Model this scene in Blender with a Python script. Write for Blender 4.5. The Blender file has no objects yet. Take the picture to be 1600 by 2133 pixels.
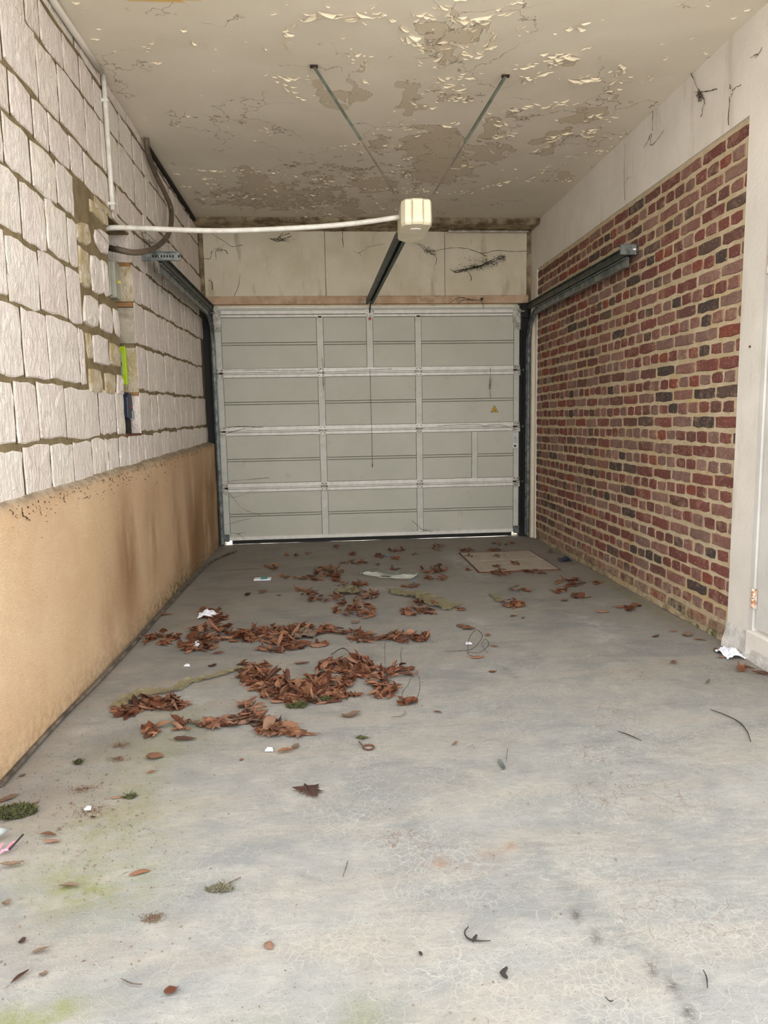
import bpy, math, random
import numpy as np
from mathutils import Vector, Matrix, Euler, noise as mn
random.seed(7); rs = np.random.RandomState(7)
SC = bpy.context.scene; COL = SC.collection

# ------------------------------------------------------------------ camera
FPX = 1480.0; HC = 1.1298; YAW, PITCH, ROLL = .0788, -.1274, -.0182
_cy, _sy, _cp, _sp = math.cos(YAW), math.sin(YAW), math.cos(PITCH), math.sin(PITCH)
FW = Vector((_sy*_cp, _cy*_cp, _sp)); _r0 = Vector((_cy, -_sy, 0)); _u0 = _r0.cross(FW)
RT = math.cos(ROLL)*_r0 + math.sin(ROLL)*_u0; UP = -math.sin(ROLL)*_r0 + math.cos(ROLL)*_u0
cam = bpy.data.cameras.new('camera'); camo = bpy.data.objects.new('camera', cam); COL.objects.link(camo)
camo.matrix_world = Matrix(((RT.x, UP.x, -FW.x, 0), (RT.y, UP.y, -FW.y, 0), (RT.z, UP.z, -FW.z, HC), (0, 0, 0, 1)))
cam.sensor_fit = 'HORIZONTAL'; cam.sensor_width = 36; cam.lens = 36*FPX/1600; cam.clip_start = .05
SC.camera = camo

# ------------------------------------------------------------------ daylight
w = bpy.data.worlds.new('overcast'); SC.world = w; w.use_nodes = True
nt = w.node_tree; bg = nt.nodes['Background']
tc = nt.nodes.new('ShaderNodeTexCoord'); sx = nt.nodes.new('ShaderNodeSeparateXYZ'); rp = nt.nodes.new('ShaderNodeValToRGB')
nt.links.new(tc.outputs['Generated'], sx.inputs[0]); nt.links.new(sx.outputs['Z'], rp.inputs[0]); nt.links.new(rp.outputs[0], bg.inputs[0])
rp.color_ramp.elements[0].position = 0; rp.color_ramp.elements[0].color = (1, .99, .97, 1)
rp.color_ramp.elements[1].position = 1; rp.color_ramp.elements[1].color = (.90, .95, 1, 1)
bg.inputs[1].default_value = 1.0
sun = bpy.data.lights.new('hazy_sun', 'SUN'); sun.energy = 5.0; sun.angle = math.radians(6); sun.color = (1, .96, .90)   # behind the house, lights the forecourt
suno = bpy.data.objects.new('hazy_sun', sun); COL.objects.link(suno); suno.rotation_euler = (math.radians(-46), 0, math.radians(-12))
SC.view_settings.view_transform = 'Standard'; SC.view_settings.look = 'None'; SC.view_settings.gamma = 1
SC.view_settings.use_curve_mapping = False; SC.view_settings.exposure = 2.0

# ------------------------------------------------------------------ helpers
def ray(x, y): return ((x-800)/FPX)*RT + ((1066.5-y)/FPX)*UP + FW
def on(ax, v, x, y):                      # the point of a plane (axis = value) that the photo shows at x, y
    d = ray(x, y); o = Vector((0, 0, HC)); return o + d*((v-o[ax])/d[ax])
def fl(x, y, z=0): return on(2, z, x, y)
def srgb(r, g, b):
    f = lambda c: (c/255/12.92 if c <= 10 else ((c/255+.055)/1.055)**2.4)
    return (f(r), f(g), f(b), 1)
def fb(x, y, z=0, o=3, s=1.0): return mn.fractal(Vector((x*s, y*s, z*s)), 1.0, 2.0, o)

class MB:
    def __init__(s): s.v = []; s.f = []
    def add(s, vs, fs):
        n = len(s.v); s.v += [tuple(p) for p in vs]; s.f += [tuple(i+n for i in f) for f in fs]; return s
    def box(s, x0, x1, y0, y1, z0, z1):
        return s.add([(x0,y0,z0),(x1,y0,z0),(x1,y1,z0),(x0,y1,z0),(x0,y0,z1),(x1,y0,z1),(x1,y1,z1),(x0,y1,z1)],
                     [(0,3,2,1),(4,5,6,7),(0,1,5,4),(1,2,6,5),(2,3,7,6),(3,0,4,7)])
    def tube(s, pts, r, n=8, caps=True, rr=None):
        pts = [Vector(p) for p in pts]; vs = []; fs = []; up = None
        for i, p in enumerate(pts):
            t = (pts[min(i+1, len(pts)-1)]-pts[max(i-1, 0)]).normalized()
            if up is None: up = Vector((0,0,1)) if abs(t.z) < .9 else Vector((1,0,0))
            a = t.cross(up).normalized(); b = a.cross(t).normalized(); up = b
            q = rr[i] if rr else r
            vs += [p+(a*math.cos(k*2*math.pi/n)+b*math.sin(k*2*math.pi/n))*q for k in range(n)]
        for i in range(len(pts)-1):
            fs += [(i*n+k, i*n+(k+1) % n, (i+1)*n+(k+1) % n, (i+1)*n+k) for k in range(n)]
        if caps: fs += [tuple(range(n))[::-1], tuple((len(pts)-1)*n+k for k in range(n))]
        return s.add(vs, fs)
    def prism(s, poly, ax, a, b):         # polygon in the other two axes, extruded along ax
        def P(u, v, w): q = [u, v]; q.insert(ax, w); return tuple(q)
        n = len(poly); vs = [P(u, v, a) for u, v in poly]+[P(u, v, b) for u, v in poly]
        return s.add(vs, [tuple(range(n)), tuple(range(2*n-1, n-1, -1))]+[(i, i+n, (i+1) % n+n, (i+1) % n) for i in range(n)])
    def build(s, name, m, parent=None, smooth=False, bevel=0, loc=None):
        me = bpy.data.meshes.new(name); me.from_pydata(s.v, [], s.f); me.update(); me.validate()
        if smooth: me.polygons.foreach_set('use_smooth', [True]*len(me.polygons))
        if m: me.materials.append(m)
        o = bpy.data.objects.new(name, me); COL.objects.link(o)
        if parent: o.parent = parent
        if loc: o.location = loc
        if bevel:
            b = o.modifiers.new('b', 'BEVEL'); b.width = bevel; b.segments = 2; b.limit_method = 'ANGLE'
        return o
def fixn(o):
    import bmesh
    bm = bmesh.new(); bm.from_mesh(o.data); bmesh.ops.recalc_face_normals(bm, faces=bm.faces); bm.to_mesh(o.data); bm.free(); return o
def tag(o, label=None, cat=None, group=None, kind=None):
    if label: o['label'] = label
    if cat: o['category'] = cat
    if group: o['group'] = group
    if kind: o['kind'] = kind
    return o
def empty(name, loc, label=None, cat=None, group=None, kind=None):
    o = bpy.data.objects.new(name, None); COL.objects.link(o); o.location = loc; o.empty_display_size = .05
    return tag(o, label, cat, group, kind)
def child(mb, name, m, parent, **k):      # mesh given in world coordinates, parented to an empty
    L = Vector(parent.location); mb.v = [tuple(Vector(p)-L) for p in mb.v]
    return mb.build(name, m, parent, **k)
def smoothpath(pts, n=6):
    P = [Vector(p) for p in pts]; P = [P[0]*2-P[1]]+P+[P[-1]*2-P[-2]]; out = []
    for i in range(1, len(P)-2):
        for k in range(n):
            t = k/n; a, b, c, d = P[i-1:i+3]
            out.append(.5*((2*b)+(c-a)*t+(2*a-5*b+4*c-d)*t*t+(3*b-a-3*c+d)*t**3))
    return out+[P[-2]]

# ------------------------------------------------------------------ materials
class NT:
    def __init__(s, name):
        s.m = bpy.data.materials.new(name); s.m.use_nodes = True; s.t = s.m.node_tree; s.N = s.t.nodes; s.L = s.t.links
        s.b = s.N['Principled BSDF']; g = s.N.new('ShaderNodeNewGeometry'); s.pos = g.outputs['Position']
    def n(s, t, **k):
        o = s.N.new(t)
        for a, v in k.items(): setattr(o, a, v)
        return o
    def put(s, sock, v):
        if v is None: return
        if isinstance(v, bpy.types.NodeSocket): s.L.new(v, sock)
        else: sock.default_value = v
    def scale(s, v, sc):
        m = s.n('ShaderNodeMapping'); s.put(m.inputs[0], v); m.inputs['Scale'].default_value = sc; return m.outputs[0]
    def noise(s, sc, det=4, rough=.6, vec=None, dist=0):
        o = s.n('ShaderNodeTexNoise'); s.put(o.inputs['Vector'], vec or s.pos); o.inputs['Scale'].default_value = sc
        o.inputs['Detail'].default_value = det; o.inputs['Roughness'].default_value = rough; o.inputs['Distortion'].default_value = dist
        return o.outputs[0]
    def vor(s, sc, feat='DISTANCE_TO_EDGE', vec=None):
        o = s.n('ShaderNodeTexVoronoi', feature=feat); s.put(o.inputs['Vector'], vec or s.pos); o.inputs['Scale'].default_value = sc
        return o.outputs[0]
    def ss(s, v, a, b, c=0., d=1.):       # smooth remap
        o = s.n('ShaderNodeMapRange', interpolation_type='SMOOTHSTEP'); s.put(o.inputs[0], v)
        for i, q in enumerate((a, b, c, d)): o.inputs[i+1].default_value = q
        return o.outputs[0]
    def math(s, op, a, b=0.):
        o = s.n('ShaderNodeMath', operation=op); s.put(o.inputs[0], a); s.put(o.inputs[1], b); return o.outputs[0]
    def mix(s, f, a, b, mode='MIX'):
        o = s.n('ShaderNodeMix', data_type='RGBA', blend_type=mode); s.put(o.inputs[0], f); s.put(o.inputs[6], a); s.put(o.inputs[7], b); return o.outputs[2]
    def vmix(s, v, w, amt):               # v + (w-.5)*amt
        o = s.n('ShaderNodeVectorMath', operation='MULTIPLY_ADD'); s.put(o.inputs[0], w); o.inputs[1].default_value = (amt,)*3; s.put(o.inputs[2], v); return o.outputs[0]
    def attr(s, n): o = s.n('ShaderNodeAttribute', attribute_name=n); return o.outputs['Fac']
    def rnd(s): return s.n('ShaderNodeObjectInfo').outputs['Random']
    def ramp(s, v, stops, const=False):
        o = s.n('ShaderNodeValToRGB'); s.put(o.inputs[0], v); e = o.color_ramp.elements
        if const: o.color_ramp.interpolation = 'CONSTANT'
        while len(e) < len(stops): e.new(.5)
        for q, (p, c) in zip(e, stops): q.position = p; q.color = c
        return o.outputs[0]
    def bump(s, h, dist=.002, st=1., nrm=None):
        o = s.n('ShaderNodeBump'); s.put(o.inputs['Height'], h); o.inputs['Distance'].default_value = dist; o.inputs['Strength'].default_value = st
        if nrm: s.put(o.inputs['Normal'], nrm)
        return o.outputs[0]
    def done(s, col, rough=.85, nrm=None, metal=0., spec=None):
        s.put(s.b.inputs['Base Color'], col); s.put(s.b.inputs['Roughness'], rough); s.put(s.b.inputs['Metallic'], metal); s.put(s.b.inputs['Normal'], nrm)
        if spec is not None: s.b.inputs['Specular IOR Level'].default_value = spec
        return s.m
def simple(name, c, rough=.6, metal=0., c2=None, sc=30, grime=.0, bumpd=0.):
    t = NT(name); col = c
    if c2: col = t.mix(t.ss(t.noise(sc), .35, .65), c, c2)
    if grime: col = t.mix(t.math('MULTIPLY', t.ss(t.noise(7, 6), .5, .75), grime), col, srgb(95, 75, 50))
    return t.done(col, rough, t.bump(t.noise(sc*4), bumpd) if bumpd else None, metal)

def m_floor():
    t = NT('concrete_floor')
    n1 = t.noise(1.7, 6, .6); n2 = t.noise(9, 5, .65); n3 = t.noise(140, 3, .7); n4 = t.noise(420, 2, .6)
    c = t.mix(t.ss(n1, .35, .65), srgb(142, 139, 133), srgb(131, 129, 124))
    c = t.mix(t.ss(n2, .42, .72), c, srgb(151, 146, 137))
    sx_ = t.noise(3, 5, .6, t.scale(t.pos, (.6, 2.2, 1)))
    c = t.mix(t.ss(sx_, .42, .64, 0, .5), c, srgb(155, 144, 128))
    c = t.mix(t.ss(t.noise(2.4, 6, .65, t.scale(t.pos, (.8, 1.6, 1)), .6), .48, .64, 0, .7), c, srgb(115, 115, 113))
    fine = t.noise(38, 5, .7, t.scale(t.pos, (.45, 1.6, 1)), .8); c = t.mix(t.ss(fine, .34, .66, .0, .34), c, srgb(114, 112, 108))
    nn = t.n('ShaderNodeTexNoise'); t.put(nn.inputs['Vector'], t.pos); nn.inputs['Scale'].default_value = 9; nn.inputs['Detail'].default_value = 4
    wv = t.vmix(t.pos, nn.outputs[1], .06)
    e1 = t.vor(19, vec=wv); e2 = t.vor(44, vec=wv)
    ln = t.math('MULTIPLY', t.ss(e1, .0, .03, .55, 0), t.ss(t.noise(2.1, 5), .34, .58))
    ln2 = t.math('MULTIPLY', t.ss(e2, .0, .08, .6, 0), t.ss(t.noise(3.3, 5), .40, .62))
    near = t.attr('craze')
    c = t.mix(t.math('MULTIPLY', t.math('MAXIMUM', ln, ln2), near), c, srgb(166, 161, 149))
    e3 = t.vor(15, vec=t.vmix(t.pos, nn.outputs[1], .16))
    c = t.mix(t.math('MULTIPLY', t.math('MULTIPLY', t.ss(e3, 0, .03, .8, 0), t.ss(t.noise(1.6, 3), .53, .62)), near), c, srgb(112, 90, 72))
    br = t.noise(16, 6, .7)
    c = t.mix(t.math('MULTIPLY', t.attr('brown'), t.ss(br, .3, .7, .35, 1)), c, srgb(128, 113, 97))
    c = t.mix(t.math('MULTIPLY', t.attr('damp'), t.ss(fine, .36, .62, .25, .85)), c, srgb(110, 110, 107))
    c = t.mix(t.math('MULTIPLY', t.attr('green'), t.ss(br, .34, .62, .3, .95)), c, srgb(112, 114, 66))
    c = t.mix(t.math('MULTIPLY', t.attr('rust'), t.ss(br, .36, .6, .1, .9)), c, srgb(126, 90, 61))
    c = t.mix(t.math('MULTIPLY', t.attr('chalk'), t.ss(br, .4, .6, .2, .9)), c, srgb(178, 176, 173))
    c = t.mix(t.math('MULTIPLY', t.attr('crack'), t.ss(n3, .35, .5)), c, srgb(74, 69, 63))
    c = t.mix(t.ss(n3, .60, .68, 0, .5), c, srgb(96, 90, 81)); c = t.mix(t.ss(n4, .30, .42, .4, 0), c, srgb(180, 178, 169))
    h = t.math('ADD', t.math('MULTIPLY', n3, .5), t.math('ADD', t.math('MULTIPLY', n4, .3), t.math('MULTIPLY', ln, .4)))
    return t.done(c, t.ss(n2, .3, .7, .62, .85), t.bump(h, .003, .7), 0, .35)
def m_stone():
    t = NT('whitewashed_stone'); r = t.rnd()
    v = t.scale(t.pos, (1, 1, .42)); a = t.noise(34, 6, .62, v, 1.2); b = t.noise(9, 3, .5); f = t.noise(150, 3, .6)
    c = t.mix(t.ss(b, .3, .7), srgb(238, 229, 221), srgb(228, 216, 207))
    c = t.mix(t.ss(r, .0, 1., 0, .55), c, t.ramp(t.math('FRACT', t.math('MULTIPLY', r, 7.3)), [(0, srgb(240, 233, 217)), (.5, srgb(222, 208, 196)), (1, srgb(234, 219, 213))]))
    c = t.mix(t.ss(a, .52, .70, 0, .3), c, srgb(190, 174, 152))
    c = t.mix(t.ss(f, .66, .72, 0, .85), c, srgb(84, 66, 52))
    c = t.mix(t.ss(t.noise(21, 4, .7), .62, .70, 0, .5), c, srgb(196, 172, 128))
    h = t.math('ADD', a, t.math('MULTIPLY', f, .12))
    return t.done(c, .7, t.bump(h, .02, 1.), 0, .4)
def m_yellowstone():
    t = NT('yellowed_rough_stone'); a = t.noise(40, 6, .65, t.scale(t.pos, (1, 1, .6)), 1.5)
    c = t.mix(t.ss(t.noise(14, 4), .4, .62), srgb(222, 208, 184), srgb(200, 180, 138)); c = t.mix(t.ss(a, .55, .7, 0, .6), c, srgb(140, 118, 84))
    return t.done(c, .85, t.bump(a, .02, 1.), 0, .25)
def m_mortar(name, c1, c2, d=.008, foot=False):
    t = NT(name); c = t.mix(t.ss(t.noise(12, 5), .35, .65), c1, c2); c = t.mix(t.ss(t.noise(60, 4), .6, .7, 0, .4), c, srgb(90, 76, 58))
    if foot: c = footstain(t, t.mix(t.ss(t.noise(3, 5, .7), .5, .68, 0, .5), c, srgb(196, 168, 108)))
    return t.done(c, .95, t.bump(t.noise(70, 5, .7), d, 1.), 0, .2)
def m_ochre():
    t = NT('ochre_render'); v = t.scale(t.pos, (1, 1, .35))
    c = t.mix(t.ss(t.noise(2.5, 5), .3, .7), srgb(226, 195, 158), srgb(214, 178, 140))
    c = t.mix(t.math('MULTIPLY', t.attr('brown'), t.ss(t.noise(3.5, 5, .6, v), .32, .6, .1, 1)), c, srgb(156, 118, 82))
    c = t.mix(t.math('MULTIPLY', t.attr('green'), t.ss(t.noise(30, 5), .4, .6, .2, 1)), c, srgb(104, 96, 64))
    c = t.mix(t.attr('ledge'), c, t.mix(t.ss(t.noise(20, 4), .4, .6), srgb(176, 160, 138), srgb(140, 124, 102)))
    c = t.mix(t.ss(t.noise(95, 3, .6), .70, .74, 0, .8), c, srgb(84, 62, 44))
    h = t.noise(85, 2, .4, t.scale(t.pos, (1, 1, 1.8)), 2.5)
    return t.done(c, .85, t.bump(h, .006, .9), 0, .25)
def m_plaster(name, c1, c2, stain=.25):
    t = NT(name); c = t.mix(t.ss(t.noise(2, 6, .65), .35, .65), c1, c2)
    v = t.scale(t.pos, (1, 1, .18)); c = t.mix(t.ss(t.noise(11, 5, .6, v), .55, .75, 0, stain), c, srgb(140, 118, 88))
    c = t.mix(t.ss(t.noise(55, 5, .7), .68, .72, 0, .6), c, srgb(96, 84, 68))
    c = t.mix(t.attr('dirt'), c, srgb(120, 104, 82))
    return t.done(c, .85, t.bump(t.noise(50, 4), .0016, .8), 0, .3)
def m_ceiling():
    t = NT('old_ceiling_paint')
    nn = t.n('ShaderNodeTexNoise'); t.put(nn.inputs['Vector'], t.pos); nn.inputs['Scale'].default_value = 7; nn.inputs['Detail'].default_value = 5
    c = t.mix(t.ss(t.noise(1.3, 4), .35, .65), srgb(230, 221, 205), srgb(221, 211, 194))
    pk = t.math('ADD', t.attr('peel'), t.math('MULTIPLY', t.math('SUBTRACT', t.noise(10, 6, .68), .5), 1.1))
    pm = t.ss(pk, .50, .515)
    c = t.mix(pm, c, srgb(210, 197, 175))
    rim = t.math('MULTIPLY', t.ss(pk, .47, .50), t.ss(pk, .505, .53, 1, 0))
    c = t.mix(t.math('MULTIPLY', rim, .7), c, srgb(140, 120, 94))
    wv = t.vmix(t.pos, nn.outputs[1], .35); e = t.vor(2.6, vec=wv)
    ck = t.math('MULTIPLY', t.ss(e, 0, .012, 1, 0), t.ss(t.noise(2.2, 3), .50, .56))
    c = t.mix(t.math('MULTIPLY', ck, .75), c, srgb(112, 92, 68))
    c = t.mix(t.ss(t.noise(70, 4, .7), .69, .73, 0, .5), c, srgb(110, 92, 70))
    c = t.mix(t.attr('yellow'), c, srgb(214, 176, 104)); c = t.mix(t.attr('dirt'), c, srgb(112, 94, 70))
    return t.done(c, .8, t.bump(t.math('ADD', t.math('MULTIPLY', pm, 1.), t.math('MULTIPLY', t.noise(30, 3), .25)), .003, 1.), 0, .3)
def footstain(t, c):                      # lichen and salts that grew up from the floor line
    q = t.n('ShaderNodeSeparateXYZ'); t.put(q.inputs[0], t.pos); z = t.math('ADD', q.outputs[2], t.math('MULTIPLY', t.math('SUBTRACT', t.noise(6, 5, .7), .5), .45))
    c = t.mix(t.math('MULTIPLY', t.ss(z, .02, .22, .75, 0), t.ss(t.noise(22, 5, .7), .35, .6)), c, srgb(170, 150, 124))
    return t.mix(t.math('MULTIPLY', t.ss(z, -.06, .08, 1, 0), t.ss(t.noise(17, 4, .7), .4, .6)), c, srgb(96, 96, 62))
def m_brick(shared):
    t = NT('brick_face' if shared else 'brick_face_far'); r = t.rnd() if shared else t.attr('tint')
    base = t.ramp(r, [(0, srgb(130, 78, 70)), (.15, srgb(118, 72, 66)), (.30, srgb(142, 102, 92)), (.46, srgb(134, 106, 97)), (.58, srgb(110, 76, 68)),
                      (.70, srgb(138, 76, 62)), (.76, srgb(150, 118, 106)), (.86, srgb(96, 80, 71)), (.94, srgb(72, 66, 63))], True)
    n = t.noise(26, 5, .6); c = t.mix(t.ss(n, .3, .7, 0, .4), base, srgb(96, 64, 56))
    c = t.mix(t.ss(t.noise(11, 5, .7), .48, .72, 0, .6), c, srgb(170, 140, 120))
    c = t.mix(t.ss(t.noise(130, 3, .6, t.scale(t.pos, (1, 1, .5))), .62, .68, 0, .8), c, srgb(206, 180, 146))
    c = footstain(t, c)
    return t.done(c, .9, t.bump(t.noise(60, 5, .7), .006, 1.), 0, .25)
def m_steel(name, c1, c2, rough=.4, metal=.8):
    t = NT(name); c = t.mix(t.ss(t.noise(18, 4), .35, .65), c1, c2); return t.done(c, rough, None, metal)
def m_doorpanel():
    t = NT('door_panel_paint'); v = t.scale(t.pos, (.35, 1, 2.2)); a = t.noise(26, 4, .5, v, 1.5)
    c = t.mix(t.ss(t.noise(2, 4), .3, .7), srgb(200, 200, 187), srgb(191, 192, 178))
    c = t.mix(t.ss(t.noise(5, 6, .7), .60, .72, 0, .35), c, srgb(160, 146, 116)); c = t.mix(t.ss(t.noise(120, 2), .735, .75, 0, .8), c, srgb(60, 50, 40))
    return t.done(c, .5, t.bump(a, .0016, .7), 0, .4)
def m_leaf(name, stops, at=False):
    t = NT(name); g = t.n('ShaderNodeNewGeometry'); tcn = t.n('ShaderNodeTexCoord').outputs['Object']
    c = t.ramp(t.attr('tint') if at else t.rnd(), stops); c = t.mix(t.ss(t.noise(45, 4, .6, tcn), .35, .7, 0, .55), c, srgb(66, 36, 22))
    c = t.mix(t.math('MULTIPLY', g.outputs['Backfacing'], .5), c, srgb(150, 108, 82))
    return t.done(c, .6, t.bump(t.noise(90, 3, .6, tcn), .002, .8), 0, .35)

M = {}
M['floor'] = m_floor(); M['stone'] = m_stone(); M['ystone'] = m_yellowstone(); M['ochre'] = m_ochre(); M['ceiling'] = m_ceiling()
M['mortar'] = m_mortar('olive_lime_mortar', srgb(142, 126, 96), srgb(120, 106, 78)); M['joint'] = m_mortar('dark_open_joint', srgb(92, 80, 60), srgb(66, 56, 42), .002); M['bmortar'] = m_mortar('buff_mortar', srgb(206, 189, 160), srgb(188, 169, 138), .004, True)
M['plaster'] = m_plaster('white_plaster', srgb(228, 221, 212), srgb(216, 209, 199)); M['panel'] = m_plaster('lintel_board', srgb(226, 218, 198), srgb(212, 202, 178), .5)
M['pier'] = M['plaster']
M['brick'] = m_brick(True); M['brick2'] = m_brick(False)
M['door'] = m_doorpanel(); M['white'] = simple('white_enamelled_steel', srgb(240, 238, 232), .35, 0, srgb(228, 224, 216), 20, .12)
M['stile'] = simple('pale_grey_stile', srgb(212, 212, 203), .45, 0, srgb(202, 203, 192), 12, .12)
M['galv'] = m_steel('galvanised_steel', srgb(140, 145, 142), srgb(88, 96, 98), .42, .5); M['track'] = m_steel('dull_track_steel', srgb(86, 92, 86), srgb(56, 62, 58), .5, .4)
M['strap'] = simple('dull_olive_strap', srgb(92, 96, 84), .6, .2, srgb(68, 72, 62), 20); M['hinge'] = m_steel('zinc_hinge', srgb(214, 210, 200), srgb(160, 156, 146), .45, .35)
M['black'] = simple('black_rubber', srgb(28, 27, 25), .7); M['dark'] = simple('dark_dirt', srgb(58, 44, 32), .95, 0, srgb(40, 30, 22), 40)
M['cream'] = simple('cream_plastic', srgb(238, 230, 204), .4, 0, srgb(228, 218, 190), 6, .15); M['lens'] = simple('white_lens', srgb(248, 246, 240), .2)
M['red'] = simple('red_plastic', srgb(190, 20, 20), .4); M['wood'] = simple('pink_primed_timber', srgb(206, 178, 152), .8, 0, srgb(186, 156, 128), 9, .5, .002)
M['beam'] = simple('dirty_beam_paint', srgb(170, 156, 128), .9, 0, srgb(104, 84, 60), 9, .5, .004)
M['pipe'] = simple('white_pvc_pipe', srgb(222, 219, 212), .4, 0, srgb(208, 203, 194), 25, .3); M['hose'] = simple('brown_grey_sheath', srgb(112, 96, 78), .55, 0, srgb(70, 64, 58), 6)
M['box'] = simple('grey_plastic_box', srgb(176, 176, 164), .5, 0, srgb(160, 158, 144), 8); M['lime'] = simple('lime_green_plastic', srgb(168, 196, 30), .4)
M['navy'] = simple('navy_plastic', srgb(40, 48, 66), .45); M['ltgrey'] = simple('light_grey_plastic', srgb(150, 156, 150), .5); M['cement'] = simple('grey_cement_block', srgb(178, 168, 152), .95, 0, srgb(150, 140, 122), 14, 0, .004)
M['seam'] = simple('grime_and_shade', srgb(104, 98, 84), .9, 0, srgb(80, 72, 60), 30); M['yel'] = simple('yellow_cap', srgb(226, 222, 40), .4); M['rust'] = simple('rusty_steel', srgb(122, 76, 50), .85, .2, srgb(84, 56, 40), 40, 0, .002)  # first one: painted shade and grime of the door's edge lines
M['tan'] = simple('bare_orange_mortar', srgb(170, 118, 70), .95, 0, srgb(140, 110, 76), 20)
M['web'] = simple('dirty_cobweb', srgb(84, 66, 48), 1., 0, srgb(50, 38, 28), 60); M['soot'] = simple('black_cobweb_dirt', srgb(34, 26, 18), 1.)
M['flake'] = simple('peeling_paint', srgb(240, 229, 206), .7, 0, srgb(226, 212, 186), 25)
M['paper'] = simple('white_paper', srgb(240, 240, 244), .8, 0, srgb(220, 222, 232), 40); M['teal'] = simple('teal_print', srgb(40, 150, 150), .5)
M['twig'] = simple('dry_twig', srgb(100, 82, 66), .9, 0, srgb(66, 52, 42), 50); M['crumb'] = simple('crumb_brown', srgb(128, 104, 82), .9, 0, srgb(90, 70, 54), 50); M['bark'] = simple('blackened_twig', srgb(44, 38, 34), .9)
M['moss'] = simple('moss_green', srgb(92, 92, 52), 1., 0, srgb(54, 54, 30), 60, 0, .004); M['lichen'] = simple('dry_lichen', srgb(112, 106, 84), 1., 0, srgb(84, 78, 60), 60); M['pink'] = simple('pink_ribbon', srgb(206, 136, 152), .6)
M['blue'] = simple('blue_plastic_bit', srgb(98, 128, 170), .5); M['hatch'] = m_mortar('hatch_concrete', srgb(176, 166, 152), srgb(164, 154, 140), .0006)
M['ink'] = simple('black_print', srgb(26, 24, 20), .6); M['signy'] = simple('warning_yellow', srgb(226, 184, 40), .5); M['label'] = simple('white_sticker', srgb(226, 226, 226), .5)
M['cable'] = simple('dark_grey_lath', srgb(112, 100, 86), .9, 0, srgb(62, 54, 46), 12)
M['doorw'] = m_plaster('white_door_paint', srgb(214, 210, 204), srgb(198, 194, 188), .3); M['hingep'] = simple('rusting_white_hinge', srgb(238, 232, 222), .5, 0, srgb(180, 110, 50), 60)
M['ground'] = simple('paved_forecourt', srgb(186, 182, 174), .9, 0, srgb(160, 158, 150), 3)
M['leaf'] = m_leaf('dry_brown_leaf', [(0, srgb(113, 63, 39)), (.2, srgb(86, 48, 32)), (.38, srgb(137, 86, 56)), (.55, srgb(74, 42, 30)), (.7, srgb(104, 58, 33)), (.85, srgb(63, 39, 28)), (1, srgb(144, 99, 69))])
M['litter'] = m_leaf('dry_leaf_litter', [(0, srgb(113, 63, 39)), (.2, srgb(86, 48, 32)), (.38, srgb(137, 86, 56)), (.55, srgb(74, 42, 30)), (.7, srgb(104, 58, 33)), (.85, srgb(63, 39, 28)), (1, srgb(144, 99, 69))], True)
M['leafd'] = m_leaf('dark_brown_leaf', [(0, srgb(67, 43, 37)), (.5, srgb(77, 53, 43)), (1, srgb(56, 38, 34))])
M['leafp'] = m_leaf('pale_brown_leaf', [(0, srgb(126, 109, 91)), (.5, srgb(138, 115, 94)), (1, srgb(112, 96, 80))])
def m_film(name, c, alpha, rough=.15):
    t = NT(name); t.b.inputs['Alpha'].default_value = alpha; return t.done(c, rough, t.bump(t.noise(60, 3, .6), .01, 1.), 0, .8)
M['film'] = m_film('olive_packing_film', srgb(138, 130, 98), .82, .25)
def m_clear():
    t = NT('clear_bottle_plastic'); t.b.inputs['Transmission Weight'].default_value = 1.; t.b.inputs['IOR'].default_value = 1.06
    return t.done(srgb(248, 252, 250), .03, t.bump(t.noise(14, 2), .006, .5), 0, 1.)
M['clear'] = m_clear()

# ------------------------------------------------------------------ dimensions
XL, XR, YD, ZC = -1.085, 1.944, 6.70, 2.883
BY0, BY1, BZ1 = 3.258, 6.52, 2.468
def grid_obj(name, m, P, nu, nv, attrs, parent=None, smooth=True):   # P: (nu*nv,3) array
    f = [(j*nu+i, j*nu+i+1, (j+1)*nu+i+1, (j+1)*nu+i) for j in range(nv-1) for i in range(nu-1)]
    me = bpy.data.meshes.new(name); me.from_pydata(P.tolist(), [], f); me.update()
    for k, a in attrs.items():
        at = me.attributes.new(k, 'FLOAT', 'POINT'); at.data.foreach_set('value', np.clip(a, 0, 1).astype(np.float32))
    me.polygons.foreach_set('use_smooth', [smooth]*len(me.polygons)); me.materials.append(m)
    o = bpy.data.objects.new(name, me); COL.objects.link(o)
    if parent: o.parent = parent
    return o
def vnoise(X, Y, s, o=3): return np.array([fb(a*s, b*s, 3.7, o) for a, b in zip(X, Y)])
def blob(U, V, c, ru, rv, pw=1.): return np.exp(-(((U-c[0])/ru)**2+((V-c[1])/rv)**2)**pw)
def pathdist(U, V, pts):
    d = np.full(U.shape, 9.)
    for (a, b), (c, e) in zip(pts[:-1], pts[1:]):
        L = (c-a)**2+(e-b)**2; t = np.clip(((U-a)*(c-a)+(V-b)*(e-b))/L, 0, 1); d = np.minimum(d, np.hypot(U-a-t*(c-a), V-b-t*(e-b)))
    return d

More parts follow.
